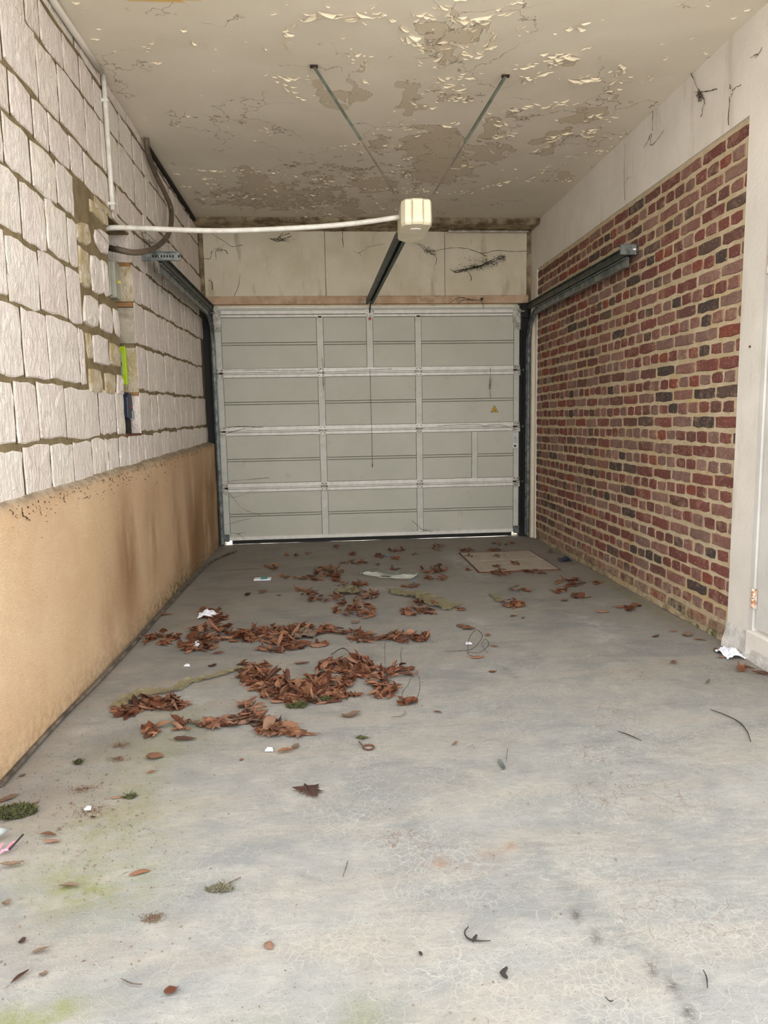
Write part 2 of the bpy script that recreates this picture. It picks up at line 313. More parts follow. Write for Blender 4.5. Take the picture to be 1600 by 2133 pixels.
# ------------------------------------------------------------------ floor and forecourt
xs = np.arange(-1.14, 2.05, .02); ys = np.arange(.9, 6.80, .02); U, V = [a.ravel() for a in np.meshgrid(xs, ys)]
N1 = vnoise(U, V, 2.2); N2 = vnoise(U, V, 9)
def fblobs(lst):
    a = np.zeros(U.shape)
    for px, py, rx, ry, k in lst:
        p = fl(px, py); s = (p-Vector((0, 0, HC))).dot(FW)/FPX; r_y = abs(fl(px, py-ry).y-p.y)
        a = np.maximum(a, k*blob(U+.06*N2, V+.08*N1, p, rx*s, r_y))
    return a
green = fblobs([(150,1850,120,45,.75),(90,1885,70,30,.4),(250,1800,120,60,.35),(230,1720,140,70,.35),(320,1560,90,50,.35),(370,1500,60,40,.35),(290,1660,60,60,.4),(60,2105,130,35,.8),
                (740,2110,90,45,.4),(600,2133,200,30,.2),(160,2050,60,30,.2)])
green = np.clip(green*1.35, 0, 1); green = np.maximum(green, .6*np.exp(-((U-1.90)/.04)**2)*np.clip((V-3.6)/.5, 0, 1)*np.clip((5.2-V)/.5, 0, 1))
brown = fblobs([(190,1700,130,50,.7),(120,1660,160,60,.6),(60,1700,90,80,.6),(240,1560,120,40,.4),(430,1250,90,40,.45),(480,1220,80,30,.4),(380,1300,140,30,.3),(60,1960,110,60,.35),(190,1960,70,40,.3),
                (1180,1150,120,25,.7),(1230,1200,80,30,.5),(330,1900,60,30,.3),(350,1400,160,40,.3),(780,2010,30,60,.15),(1560,1400,60,20,.6),(620,1440,180,70,.25)])
brown = np.maximum(brown, .55*np.exp(-((U+1.04)/.06)**2)); brown = np.maximum(brown, .6*np.exp(-((U-1.92)/.06)**2)*(V > 3))
brown = np.maximum(brown, np.clip((V-4.0)/2.6, 0, 1)*(.62+.3*N1)); brown = np.maximum(brown, .75*np.exp(-((V-6.66)/.10)**2))
damp = fblobs([(1450,1790,260,110,.55),(1340,1640,160,60,.3),(1050,1820,130,60,.4),(1500,1560,160,40,.3),(960,1560,200,40,.25),(450,1700,150,60,.25),(1100,1480,200,30,.25)])
for pts, wd, k in ((((1115,1760),(1150,1810),(1210,1870),(1330,1975),(1450,2080)), .035, .8), (((1040,1385),(1075,1410)), .025, .9), (((820,1685),(900,1740),(940,1750)), .03, .5)):
    q = [tuple(fl(*p))[:2] for p in pts]; damp = np.maximum(damp, k*np.exp(-(pathdist(U+.03*N2, V+.03*N1, q)/wd)**2))
crk = np.zeros(U.shape)
for pts in (((1340,2000),(1400,2050),(1430,2080),(1440,2133)), ((1180,1885),(1225,1930),(1245,1960))):
    crk = np.maximum(crk, np.exp(-(pathdist(U, V, [tuple(fl(*p))[:2] for p in pts])/.006)**2))
rust = fblobs([(1078,1762,28,10,.9),(910,1786,18,9,.9),(1025,1778,60,14,.5),(960,1800,60,12,.3)])
chalk = fblobs([(955,1165,22,14,.9),(995,1190,25,14,.7),(1240,1300,40,10,.6),(1250,1325,40,10,.6),(1215,1295,25,8,.4),(1260,1260,16,6,.5),(990,1290,22,8,.7),(390,1452,40,12,.8),(160,1528,40,10,.5),(380,1430,30,20,.35),(290,1400,60,16,.3),(1210,1285,12,4,.8),(780,1222,30,6,.6)])
craze = np.clip((4.3-V)/1.4, 0, 1)*np.clip(.7+.9*N1+.35*np.clip((U+.1)/.5, 0, 1), .15, 1)*np.clip(.35+.65*(U+.75)/.9, .3, 1)
Z = .0015*N2 + .003*N1
for u_ in (0,):
    floor = grid_obj('floor', M['floor'], np.stack([U, V, Z-.0025], 1), len(xs), len(ys), dict(green=green, brown=brown, damp=damp, rust=rust, chalk=chalk, craze=craze, crack=crk))
tag(floor, kind='structure')
g = MB().box(-9, 10, -9, .9, -.2, -.004).box(-9, 10, 6.80, 16, -.2, -.004).box(-9, -1.14, .9, 6.8, -.2, -.004).box(2.03, 10, .9, 6.8, -.2, -.004).box(-1.14, 2.03, .9, 6.8, -.2, -.03)
tag(g.build('forecourt', M['ground']), kind='structure')

# ------------------------------------------------------------------ ceiling
xs = np.arange(-1.2, 2.10, .018); ys = np.arange(2.1, 6.78, .018); U, V = [a.ravel() for a in np.meshgrid(xs, ys)]
N1 = vnoise(U, V, 1.6); N2 = vnoise(U, V, 7)
def cl(px, py): return on(2, ZC, px, py)
peel = np.zeros(U.shape)
C8 = lambda x, y: (500+x/2.162, y/2.162); C6 = lambda x, y: (1140+x/3.478, 100+y/3.478)
for x, y, rx, ry, k in [(745,430,55,85,1),(430,440,60,55,1),(540,440,50,50,1),(950,150,210,70,.85),(850,200,90,50,.7),(930,230,60,90,.7),(860,650,150,80,1),(1110,700,110,60,1),(900,760,200,70,.9),(600,830,120,40,1),
                        (1130,590,80,60,.8),(1530,530,70,30,1),(1360,660,70,60,.7),(1450,800,50,20,1),(500,940,60,40,.9),(60,830,60,90,.9),(150,860,60,40,.8),(560,340,30,90,.8),(1040,420,60,30,.6),(1250,520,100,30,.6),(620,640,50,60,.7),(980,440,160,60,.6)]:
    px, py = C8(x, y); p = cl(px, py); s = (p-Vector((0, 0, HC))).dot(FW)/FPX; ry_ = abs(cl(px, py+ry/2.162).y-cl(px, py-ry/2.162).y)/2
    peel = np.maximum(peel, k*blob(U+.10*N2, V+.12*N2, p, rx/2.162*s*1.1, ry_*1.1, 1.5))
for x, y, rx, ry, k in [(110,930,80,30,1),(330,450,120,40,1),(110,530,40,20,.9),(450,330,60,20,.8),(100,620,160,40,.7),(130,90,60,40,.8)]:
    px, py = C6(x, y); p = cl(px, py); s = (p-Vector((0, 0, HC))).dot(FW)/FPX; ry_ = abs(cl(px, py+ry/3.478).y-cl(px, py-ry/3.478).y)/2
    peel = np.maximum(peel, k*blob(U+.08*N2, V+.08*N2, p, rx/3.478*s*1.1, ry_*1.1, 1.5))
peel = np.maximum(peel, .62*blob(U, V, (-.3, 5.9), .9, .5, 2)); peel = np.maximum(peel, .5*blob(U, V, (.3, 5.4), 1.0, .7, 2))
c0 = cl(318, -12); yellow = 1.0*(blob(U+.02*N2, V, c0, .23, .055, 3) > .45)
dirt = .7*np.exp(-((V-6.66)/.12)**2)+.35*np.exp(-((U+1.12)/.06)**2)+.3*np.clip((V-5.2)/1.6, 0, 1)  # browner along the back and left edges and towards the back
ZZ = ZC + .006*N1 + .001*N2 + .03*np.clip((-U-.9)/.2, 0, 1)*0
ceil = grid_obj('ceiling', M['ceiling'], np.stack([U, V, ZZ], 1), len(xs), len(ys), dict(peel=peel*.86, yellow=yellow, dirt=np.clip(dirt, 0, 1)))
tag(ceil, kind='structure')
tag(MB().box(-1.6, 2.5, 1.96, 6.95, ZC+.03, ZC+.3).box(-1.6, 2.5, 1.96, 2.1, ZC-.01, ZC+.03).build('roof_slab', M['plaster']), kind='structure')

# curled paint flakes hanging from the ceiling
def flake_mesh(i):
    L = 1.0; W = random.uniform(.12, .30); nu, nv = 6, 4; vs = []; curl = random.uniform(1.0, 2.8); ph = random.random()*9
    for a in range(nu):
        u = a/(nu-1)-.5; wid = W*(1-abs(2*u)**2.2*random.uniform(.6, 1))*random.uniform(.8, 1.15)
        for b in range(nv):
            v = b/(nv-1); th = v*curl*(1+.3*math.sin(ph+u*4)); R = wid/curl
            vs.append((u*L, R*math.sin(th)+.03*math.sin(ph+5*u), -.004-R*(1-math.cos(th))-.02*abs(u)))
    fs = [(a*nv+b, (a+1)*nv+b, (a+1)*nv+b+1, a*nv+b+1) for a in range(nu-1) for b in range(nv-1)]
    return vs, fs
FV = [flake_mesh(i) for i in range(14)]; FM = []
for vs, fs in FV:
    me = bpy.data.meshes.new('paint_flake'); me.from_pydata(vs, [], fs); me.polygons.foreach_set('use_smooth', [True]*len(fs)); me.materials.append(M['flake']); FM.append(me)
bands = []
def B8(w_, *p): bands.append(([C8(*q) for q in p], w_))
def B6(w_, *p): bands.append(([C6(*q) for q in p], w_))
B8(1.5,(270,62),(380,66)); B8(1.2,(400,68),(470,75),(560,70),(640,66),(700,90)); B8(1.1,(750,60),(830,72),(900,82)); B8(1.3,(900,20),(950,50),(1000,10)); B8(1.3,(920,65),(960,60),(1060,80),(1150,70),(1200,60))
B8(1.2,(1000,130),(1100,110),(1150,150),(1120,210),(1000,220),(1060,250)); B8(1.2,(940,60),(1020,100),(1040,170),(1000,260)); B8(1,(720,130),(740,165),(800,190)); B8(.9,(800,190),(830,240),(800,300)); B8(.9,(880,300),(930,190))
B8(1,(860,350),(940,355),(1050,350),(1105,345)); B8(1,(870,380),(920,390),(1040,395)); B8(.9,(760,440),(800,480),(880,480)); B8(1,(880,450),(940,445),(1000,440),(1050,450)); B8(.9,(1190,310),(1280,300),(1400,260),(1480,250)); B8(1,(1480,250),(1580,210))
B8(1.3,(1250,340),(1330,355),(1400,310)); B8(1.5,(1500,350),(1600,350)); B8(1,(1190,500),(1300,480),(1450,460)); B8(1,(1100,520),(1180,560),(1150,620),(1250,600)); B8(.9,(1350,680),(1400,630),(1480,600),(1600,590))
B8(.7,(1290,820),(1400,740)); B8(.7,(1410,800),(1490,790)); B8(1.1,(520,80),(560,100)); B8(1.1,(190,140),(240,130),(210,190)); B8(.9,(400,180),(450,170)); B8(.8,(490,230),(530,220),(510,270),(580,250)); B8(.6,(580,250),(560,330),(560,400))
B8(.8,(110,350),(160,350),(230,355),(330,360)); B8(1,(210,370),(240,410),(270,435)); B8(.7,(720,570),(780,540),(760,600),(850,590)); B8(.8,(650,660),(740,655),(640,620)); B8(.7,(670,580),(690,585)); B8(.8,(720,710),(770,705))
B8(1,(930,560),(980,562)); B8(.8,(440,660),(530,645)); B8(.9,(505,690),(545,680)); B8(.6,(0,780),(100,770),(240,790),(380,800)); B8(.6,(380,810),(460,830),(480,850)); B8(.6,(560,850),(640,850),(780,850),(900,860),(1020,860))
B8(.6,(560,760),(600,800)); B8(.6,(100,840),(180,860)); B8(.6,(150,930),(300,930),(400,920),(500,910)); B8(.7,(560,920),(620,905),(650,950)); B8(.9,(1120,680),(1150,690)); B8(.7,(940,760),(1050,740)); B8(.7,(1200,740),(1150,830),(1040,870))
B8(.7,(700,490),(680,540),(600,600)); B8(1,(1430,130),(1470,125)); B8(1.3,(1480,125),(1550,118)); B8(.7,(1250,130),(1290,150)); B8(.8,(800,50),(850,45)); B8(1.1,(600,75),(640,40),(590,40)); B8(.8,(1080,260),(1140,190))
B8(.7,(820,410),(900,400)); B8(.7,(690,760),(780,790)); B8(.6,(60,600),(130,600),(150,560)); B8(1.2,(140,45),(165,47)); B8(.8,(1180,10),(1290,8)); B8(.7,(1110,840),(1240,800)); B8(.6,(420,770),(470,790),(360,830)); B8(.9,(880,990),(1080,992))
B6(1.3,(0,110),(60,95),(160,95)); B6(1.4,(0,60),(100,45),(210,35)); B6(1.5,(205,215),(350,212)); B6(.9,(480,180),(560,110),(500,230)); B6(.9,(400,330),(500,305)); B6(.7,(500,240),(600,230)); B6(.8,(0,410),(120,395),(210,410)); B6(.8,(250,520),(400,480),(480,505))
B6(1,(0,650),(150,620),(280,640),(340,590)); B6(.8,(340,590),(400,555),(430,570)); B6(.7,(330,770),(400,745),(470,720),(600,600)); B6(.7,(420,650),(500,640),(600,610)); B6(.6,(600,620),(700,530),(760,470)); B6(.6,(780,430),(860,370),(960,285)); B6(.6,(1020,230),(1130,120)); B6(.7,(130,790),(260,768)); B6(.6,(50,960),(190,940))
B6(.8,(680,260),(700,190)); B6(.6,(820,80),(890,70)); B6(.7,(310,740),(380,780)); B6(.5,(1150,20),(1240,10))
K = 3.478
for w_, *p in [(1,(1030,330),(1080,345),(1150,300)),(1.4,(1090,450),(1165,448)),(.9,(700,240),(780,250)),(1.1,(1310,210),(1365,200)),(.6,(1380,320),(1430,350)),(.6,(1500,320),(1560,370)),(.8,(590,225),(630,230)),(.7,(760,340),(810,345)),(.5,(880,400),(920,420)),(.5,(500,30),(570,30)),
               (1,(1400,1220),(1460,1235),(1600,1230)),(.8,(1240,1240),(1320,1260)),(.7,(1440,1270),(1580,1300)),(.6,(1300,1350),(1440,1360)),(.6,(1480,1320),(1600,1350)),(.6,(1350,1430),(1600,1420)),(.5,(1400,1500),(1600,1500)),(.6,(1040,870),(1090,875)),(.7,(1580,915),(1600,915))]:
    bands.append(([(x/K, y/K) for x, y in p], w_))
for k in range(26):   # the scattered flaking near the back
    x0, y0 = random.uniform(385, 880), random.uniform(350, 455)
    if x0 < 415+.0*y0 and y0 > 400: continue
    bands.append(([(x0, y0), (x0+random.uniform(12, 60), y0+random.uniform(-6, 6))], .5))
inst = []
for pts, w_ in bands:
    W = [cl(*p) for p in pts]
    for a, b in zip(W[:-1], W[1:]):
        L = (b-a).length; n = max(1, int(L/.016)); ang = math.atan2(b.y-a.y, b.x-a.x)
        for k in range(n):
            t = (k+random.random())/n; p = a.lerp(b, t); big = random.random() < .3
            s = (.068 if big else .034)*w_*random.uniform(.5, 1.1)
            inst.append((p.x+random.gauss(0, .012), p.y+random.gauss(0, .026), s, ang*.8+random.gauss(0, .5)+(math.pi if random.random() < .3 else 0), random.randrange(14), random.gauss(0, .25)))
for k in range(170):
    inst.append((random.uniform(-1., 1.9), random.uniform(3.0, 6.6), random.uniform(.012, .03), random.random()*6.28, random.randrange(14), random.gauss(0, .3)))
inst = [q for q in inst if q[0] > -1.04 and q[0] < 1.92 and 2.2 < q[1] < 6.6]
inst.sort(key=lambda q: -q[2]/q[1])
rest = MB()
for i, (x, y, s, a, v, tl) in enumerate(inst):
    Mx = Matrix.Translation((x, y, ZC-.003)) @ Matrix.Rotation(a, 4, 'Z') @ Matrix.Rotation(tl, 4, 'X') @ Matrix.Scale(s, 4)
    if i < 300:
        o = bpy.data.objects.new('paint_flake', FM[v]); COL.objects.link(o); o.parent = ceil; o.matrix_local = Mx
    else: rest.add([Mx @ Vector(p) for p in FV[v][0]], FV[v][1])
tag(rest.build('small_paint_flakes', M['flake'], ceil, smooth=True), kind='stuff')

# ------------------------------------------------------------------ left wall: whitewashed stone courses over an ochre plinth
wl = MB()
wl.box(-1.6, -1.38, 1.9, 6.95, 0, ZC+.1)
NY0, NY1, NZ0, NZ1, NZM, NY0b = 3.985, 4.305, 1.078, 2.20, 1.775, 3.875   # the open niche
wl.box(-1.38, XL-.0025, 1.9, NY0b, 0, ZC+.1).box(-1.38, XL-.0025, NY1, 6.95, 0, ZC+.1).box(-1.38, XL-.0025, NY0b, NY1, 0, NZ0).box(-1.38, XL-.0025, NY0b, NY1, NZ1, ZC+.1).box(-1.38, XL-.0025, NY0b, NY0, NZ0, NZM)
wall_left = tag(wl.build('wall_left', M['mortar']), kind='structure')
def stone(y0, y1, z0, z1, rough=.006, proud=.0, m='stone', jag=.006, poly=None, par=None):
    gy = (y1-y0); gz = (z1-z0); ring = []
    if poly: ring = poly
    else:
        ny = max(3, min(5, int(gy/.05))); nz = max(3, min(5, int(gz/.05)))
        for i in range(ny): ring.append((y0+gy*i/ny, z0))
        for i in range(nz): ring.append((y1, z0+gz*i/nz))
        for i in range(ny): ring.append((y1-gy*i/ny, z1))
        for i in range(nz): ring.append((y0, z1-gz*i/nz))
        ring = [(y+random.uniform(-jag, jag)*.7, z+random.uniform(-jag, jag)) for y, z in ring]
        for c_ in (0, ny, ny+nz, 2*ny+nz):    # soft corners
            y, z = ring[c_]; ring[c_] = (y+(.003 if y < (y0+y1)/2 else -.003), z+(.003 if z < (z0+z1)/2 else -.003))
    n = len(ring); cy_, cz_ = sum(p[0] for p in ring)/n, sum(p[1] for p in ring)/n; ins = .007
    def inset(p, k, d):
        vy, vz = cy_-p[0], cz_-p[1]; L = math.hypot(vy, vz) or 1; return (p[0]+vy/L*d, p[1]+vz/L*d)
    q1 = [inset(p, 1, ins) for p in ring]; q2 = [((p[0]*.45+cy_*.55), (p[1]*.45+cz_*.55)) for p in ring]
    vs = [(XL-.035, y, z) for y, z in ring]+[(XL-.0015, y, z) for y, z in ring]+[(XL+.0015+proud+random.uniform(-rough, rough)*.25, y, z) for y, z in q1]
    vs += [(XL+.003+proud+random.uniform(-rough, rough)*.45, y, z) for y, z in q2]+[(XL+.003+proud, cy_, cz_)]
    fs = []
    for r_ in range(3): fs += [(r_*n+i, r_*n+(i+1) % n, (r_+1)*n+(i+1) % n, (r_+1)*n+i) for i in range(n)]
    fs += [(3*n+i, 3*n+(i+1) % n, 4*n) for i in range(n)]
    mb = MB(); mb.add(vs, fs); return mb.build('stone_block', M[m], par or wall_left)
def yj(z, *pts): return [on(0, XL, x/6.667, y/6.667+oy).y for x, y, oy in pts]
rows = [  # z0, z1 at the near end and at the far end, joints read off the photograph
 ((2.815, 2.90), (2.86, 2.90), [3.05, 3.55, 3.95, 4.4]),
 ((2.640, 2.805), (2.705, 2.85), yj(0,(340,100,0),(540,300,0),(870,750,0),(1100,1000,0),(1290,1250,0))),
 ((2.395, 2.635), (2.450, 2.700), yj(0,(10,500,0),(500,800,0),(800,1200,0),(1170,1500,0),(1400,1900,0))),
 ((2.222, 2.385), (2.295, 2.440), yj(0,(120,1250,0),(450,1600,0),(680,1900,0),(970,200,300),(1160,350,300),(1340,550,300))),
 ((2.035, 2.212), (2.085, 2.285), yj(0,(60,130,300),(430,280,300),(780,500,300))),
 ((1.812, 2.024), (1.885, 2.075), yj(0,(280,800,300),(630,1000,300),(940,1300,300))),
 ((1.568, 1.800), (1.640, 1.873), yj(0,(80,1600,300),(530,1700,300),(920,1900,300))),
 ((1.305, 1.557), (1.370, 1.630), yj(0,(310,750,600),(660,750,600),(1100,900,600))),
 ((1.070, 1.290), (1.118, 1.358), yj(0,(200,1650,600),(520,1650,600),(910,1700,600),(1300,1800,600))+[3.80]),
 ((.865, 1.056), (.940, 1.106), yj(0,(330,500,900),(710,450,900),(1020,350,900),(1285,350,900),(1460,300,900))+[3.66,3.84,4.02,4.2,4.36]),
]
PY0, PY1 = 3.405, NY0b
VJ = MB()
for ri, (a, b, J) in enumerate(rows):
    J = sorted(J); ys_ = [J[0]-.34 if J[0] > 2.3 else J[0]-.3]
    while ys_[0] > 2.15: ys_.insert(0, ys_[0]-random.uniform(.24, .36))
    ys_ += J; lim = 6.69
    while ys_[-1] < lim-.15: ys_.append(min(lim, ys_[-1]+random.choice((.14, .19, .22, .25, .3, .34))*random.uniform(.9, 1.1)))
    if 4 <= ri <= 8:
        ys_ = [y for y in ys_ if y < PY0-.05 or y > NY1+.05]+[NY1]
        if ri in (4, 5, 6, 7): ys_.append(PY0)
        else: ys_ += [NY0, 3.55, 3.83]
        ys_ = sorted(ys_)
    lf = (a[0], a[1], b[0], b[1])
    for y0, y1 in zip(ys_[:-1], ys_[1:]):
        if 4 <= ri <= 7 and y0 >= PY0-.001 and y1 <= NY1+.001: continue
        if ri == 8 and y0 >= NY0-.001 and y1 <= NY1+.001: continue
        t = max(0, min(1, ((y0+y1)/2-2.6)/4.0)); wob = .005*math.sin(y0*9+ri)
        z0 = a[0]*(1-t)+b[0]*t+wob; z1 = a[1]*(1-t)+b[1]*t+wob
        if random.random() < .93:
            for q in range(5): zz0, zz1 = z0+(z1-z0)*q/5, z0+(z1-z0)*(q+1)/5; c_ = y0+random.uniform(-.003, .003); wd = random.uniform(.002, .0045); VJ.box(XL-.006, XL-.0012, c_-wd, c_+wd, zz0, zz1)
        g0 = random.uniform(.004, .008); far = random.uniform(-.001, .003)
        stone(y0+g0, y1-random.uniform(.004, .008), z0+.004, z1-.001, proud=far*.5, jag=.006 if y0 < 4.5 else .004)
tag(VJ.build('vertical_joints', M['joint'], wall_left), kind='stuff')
stone(4.0, 4.3, 2.212, 2.246, jag=.003); stone(3.70, 3.99, 2.200, 2.238, jag=.003, m='ystone')
# blocks facing the niche: its far cheek (a quoin in courses), sill and infill
def q2p(pts, oy, k=6.667, ox=0): return [tuple(on(0, XL, ox+x/k, y/k+oy))[1:] for x, y in pts]
patch = [([(1240,760),(1300,790),(1400,900),(1480,1010),(1495,1150),(1430,1120),(1340,1010),(1250,930)],300,6.667,0),
 ([(1060,1110),(1130,1085),(1210,1110),(1250,1250),(1250,1370),(1210,1415),(1100,1360),(1060,1290)],300,6.667,0),
 ([(1320,1190),(1400,1180),(1490,1260),(1500,1400),(1490,1540),(1410,1510),(1330,1380),(1305,1280)],300,6.667,0),
 ([(1085,1400),(1150,1460),(1210,1500),(1235,1700),(1260,1900),(1245,2010),(1180,1990),(1115,1930),(1095,1700)],300,6.667,0),
 ([(1255,1545),(1320,1550),(1390,1620),(1410,1800),(1425,2080),(1370,2090),(1290,2040),(1265,1850),(1250,1700)],300,6.667,0),
 ([(1405,1605),(1450,1620),(1490,1670),(1505,1850),(1525,2110),(1480,2120),(1440,2050),(1425,1850)],300,6.667,0),
 ([(1175,100),(1260,100),(1340,170),(1370,330),(1360,530),(1290,550),(1210,510),(1160,460),(1155,300)],600,6.667,0),
 ([(1390,230),(1450,215),(1530,270),(1550,400),(1570,560),(1550,640),(1470,610),(1400,560),(1380,400)],600,6.667,0),
 ([(820,285),(850,300),(862,400),(866,500),(838,470),(822,380)],560,3.478,0),
 ([(1185,620),(1255,630),(1280,800),(1290,980),(1230,980),(1205,870),(1195,730)],600,6.667,0),
 ([(1290,655),(1370,650),(1480,710),(1500,900),(1515,1080),(1420,1070),(1310,1030),(1300,850),(1285,750)],600,6.667,0),
 ([(795,535),(830,540),(862,570),(868,650),(870,712),(835,708),(800,690),(795,620)],560,3.478,0),
 ([(1232,1120),(1300,1120),(1390,1150),(1415,1300),(1420,1450),(1330,1465),(1250,1440),(1235,1280)],600,6.667,0),
 ([(1450,1180),(1530,1180),(1585,1210),(1592,1340),(1580,1480),(1510,1475),(1465,1450),(1460,1310)],600,6.667,0),
 ([(850,765),(878,772),(893,800),(895,860),(893,915),(846,905),(848,830)],560,3.478,0)]
for i, (p, oy, k, ox) in enumerate(patch):
    stone(0, 1, 0, 1, m='ystone' if i in (0, 1, 3, 9, 11, 12, 13) else 'stone', rough=.010, proud=.004, poly=[(y, max(z, 1.2)) for y, z in q2p(p, oy, k, ox)][::-1])
def cheek(y, z0, z1, bulge, m, nm='niche_block'):     # far cheek of the niche, faces the opening of the garage
    mb = MB(); nu, nv = 5, 6; vs = []
    for j in range(nv):
        for i in range(nu):
            u, v = i/(nu-1), j/(nv-1); e = math.sin(math.pi*min(max(v, .0), 1.))*math.sin(math.pi*(.15+.7*u))
            vs.append((XL+.006-u*.27, y-bulge*e+random.uniform(-.004, .004)-.012, z0+(z1-z0)*v))
    mb.add(vs, [(j*nu+i, (j+1)*nu+i, (j+1)*nu+i+1, j*nu+i+1) for j in range(nv-1) for i in range(nu-1)])
    return mb.build(nm, M[m], wall_left, smooth=True)
for z0, z1, bl, m in ((1.085, 1.30, .025, 'stone'), (1.322, 1.575, .02, 'ystone'), (1.60, 1.80, .05, 'cement'), (1.835, 2.03, .012, 'ystone'), (2.05, 2.20, .03, 'stone')): cheek(NY1, z0, z1, bl, m)
for z in (1.311, 1.818, 2.04): MB().box(XL-.26, XL-.002, NY1-.012, NY1+.01, z-.012, z+.012).build('niche_mortar', M['tan'], wall_left)
MB().box(XL-.25, XL+.004, NY0+.01, NY1+.0, NZ0-.006, NZ0+.006).build('niche_sill', M['rust'], wall_left)
# plinth in ochre render
ny, nz = 210, 40; P = []; at = dict(brown=[], green=[], ledge=[])
for j in range(nz+3):
    for i in range(ny+1):
        y = 1.9+(6.69-1.9)*i/ny; top = .862+.018*(y-2.3)+.010*fb(y*2.3, 1.2)+.004*fb(y*11, 5); xf = -1.069+.010*(y-2.23)
        if j <= nz:
            v = j/nz; z = v*top; x = xf+.008*v+.003*fb(y*3, z*3, 2)
        elif j == nz+1: z = top+.016; x = xf+.004-.012
        else: z = top+.034; x = XL-.02
        P.append((x, y, z)); U_ = y
        at['brown'].append(sum(k*math.exp(-((y-c)/wd)**2)*math.exp(-((z-zc)/hz)**2) for c, wd, zc, hz, k in ((3.75,.22,.42,.36,.95),(4.3,.16,.45,.4,.8),(4.9,.2,.3,.5,.8),(5.5,.3,.2,.6,.9),(6.2,.5,.3,.7,.9),(3.4,.12,.2,.25,.5))) + (.9 if j > nz else .45*math.exp(-((z-top)/.02)**2))*(1 if j > nz else .6))
        at['ledge'].append(1. if j > nz else .0 if j < nz else .35); at['green'].append(.9*math.exp(-(z/.10)**2)*(.4+.6*math.exp(-((y-4.9)/.5)**2)+.2*(y > 4)) + .5*math.exp(-((y-6.3)/.2)**2)*math.exp(-((z-.55)/.1)**2))
pl = grid_obj('ochre_plinth', M['ochre'], np.array(P), ny+1, nz+3, {k: np.array(v) for k, v in at.items()}, wall_left)
MB().box(-1.2, -1.10, 1.9, 6.6, 0, .86).build('plinth_core', M['mortar'], wall_left)
# dirt specks caught under the plinth top
mb = MB()
for k in range(190):
    y = 2.4+4*random.random()*(.6+.4*random.random()); top = .862+.018*(y-2.3); z = top-random.expovariate(1/.02)*(1 if random.random() < .85 else 3); L = random.expovariate(1/.004)+.001; xf = -1.060+.010*(y-2.23)
    mb.tube([(xf, y, z), (xf+.003, y+random.gauss(0, .005), z-L)], random.uniform(.0006, .0018), 4)
tag(mb.build('dirt_specks', M['dark'], wall_left), kind='stuff')

# ------------------------------------------------------------------ right wall: plastered frame around a brick panel
wr = MB()
wr.box(XR+.02, XR+.35, BY0, BY1, 0, BZ1)                            # backing behind bricks
wr.box(XR, XR+.35, 3.075, BY0, 0, ZC+.1).box(XR, XR+.35, BY0, BY1, BZ1, ZC+.1).box(XR, XR+.35, BY1, 6.95, 0, ZC+.1)
wr.box(XR, XR+.35, 1.9, 3.075, 2.12, ZC+.1).box(XR, XR+.35, 1.9, 2.1, 0, 2.12)
wall_right = tag(wr.build('wall_right', M['plaster']), kind='structure')
MB().box(XR+.013, XR+.03, BY0, BY1, 0, BZ1).build('mortar_bed', M['bmortar'], wall_right)
# rough swollen foot of the pier
nu, nv = 26, 9; P = []
for j in range(nv):
    for i in range(nu):
        y = 2.3+(3.262-2.3)*i/(nu-1); z = -.01+.13*j/(nv-1); P.append((XR-.022*(1-j/(nv-1))**.6-.008*fb(y*9, z*9, 1)-.001, y, z))
grid_obj('rough_plaster_foot', m_mortar('rough_plaster', srgb(228, 224, 218), srgb(198, 192, 184), .008), np.array(P), nu, nv, {}, wall_right)
# brick shapes, shared by all alike bricks
def brick_mesh(L, H, name='brick'):
    ring = []; k = 4 if L > .15 else 2
    for i in range(k): ring.append((-L/2+L*i/k, -H/2))
    ring += [(L/2, -H/2), (L/2, 0)]
    for i in range(k): ring.append((L/2-L*i/k, H/2))
    ring += [(-L/2, H/2), (-L/2, 0)]
    ring = [(y*(1-.03*random.random())+random.uniform(-.004, .004), z+random.uniform(-.004, .004)-(.003 if z > 0 else -.003)*(abs(abs(y)-L/2) < .001)*1.2) for y, z in ring]; n = len(ring)
    vs = [(.018, y, z) for y, z in ring]+[(.003, y, z) for y, z in ring]+[(-.003+random.uniform(-.0015, .0015), y*.94, z*.86) for y, z in ring]+[(-.004, 0, 0)]
    fs = [(i, i+n, (i+1) % n+n, (i+1) % n) for i in range(n)]+[(n+i, 2*n+i, 2*n+(i+1) % n, n+(i+1) % n) for i in range(n)]+[(2*n+i, 3*n, 2*n+(i+1) % n) for i in range(n)]
    return vs, fs
SV = [brick_mesh(.213, .058) for _ in range(10)]; HV = [brick_mesh(.097, .058) for _ in range(10)]
def mk(vf):
    me = bpy.data.meshes.new('brick'); me.from_pydata(vf[0], [], vf[1]); me.materials.append(M['brick']); return me
SM, HM = [mk(a) for a in SV], [mk(a) for a in HV]
bricks = []
for n in range(-14, 19):
    zc = 1.092+n*.0735
    st = n % 2 == 0; pitch = .2245 if st else .11225; y = 3.460+.2245/2-.2245*3 if st else 3.409+.11225/2-.11225*6
    y += random.uniform(-.015, .015)
    while y < BY1+.1:
        L = .213 if st else .097; a, b = y-L/2, y+L/2
        if b > BY0+.03 and a < BY1-.03:
            a2, b2 = max(a, BY0+.002), min(b, BY1-.004); bricks.append(((a2+b2)/2, zc+.004*math.sin(y*2+n)+random.uniform(-.0025, .0025), (b2-a2)/L, st))
        y += pitch
bricks.sort(key=lambda q: (q[0]-(.35 if q[3] else 0)))
far = MB(); tints = []
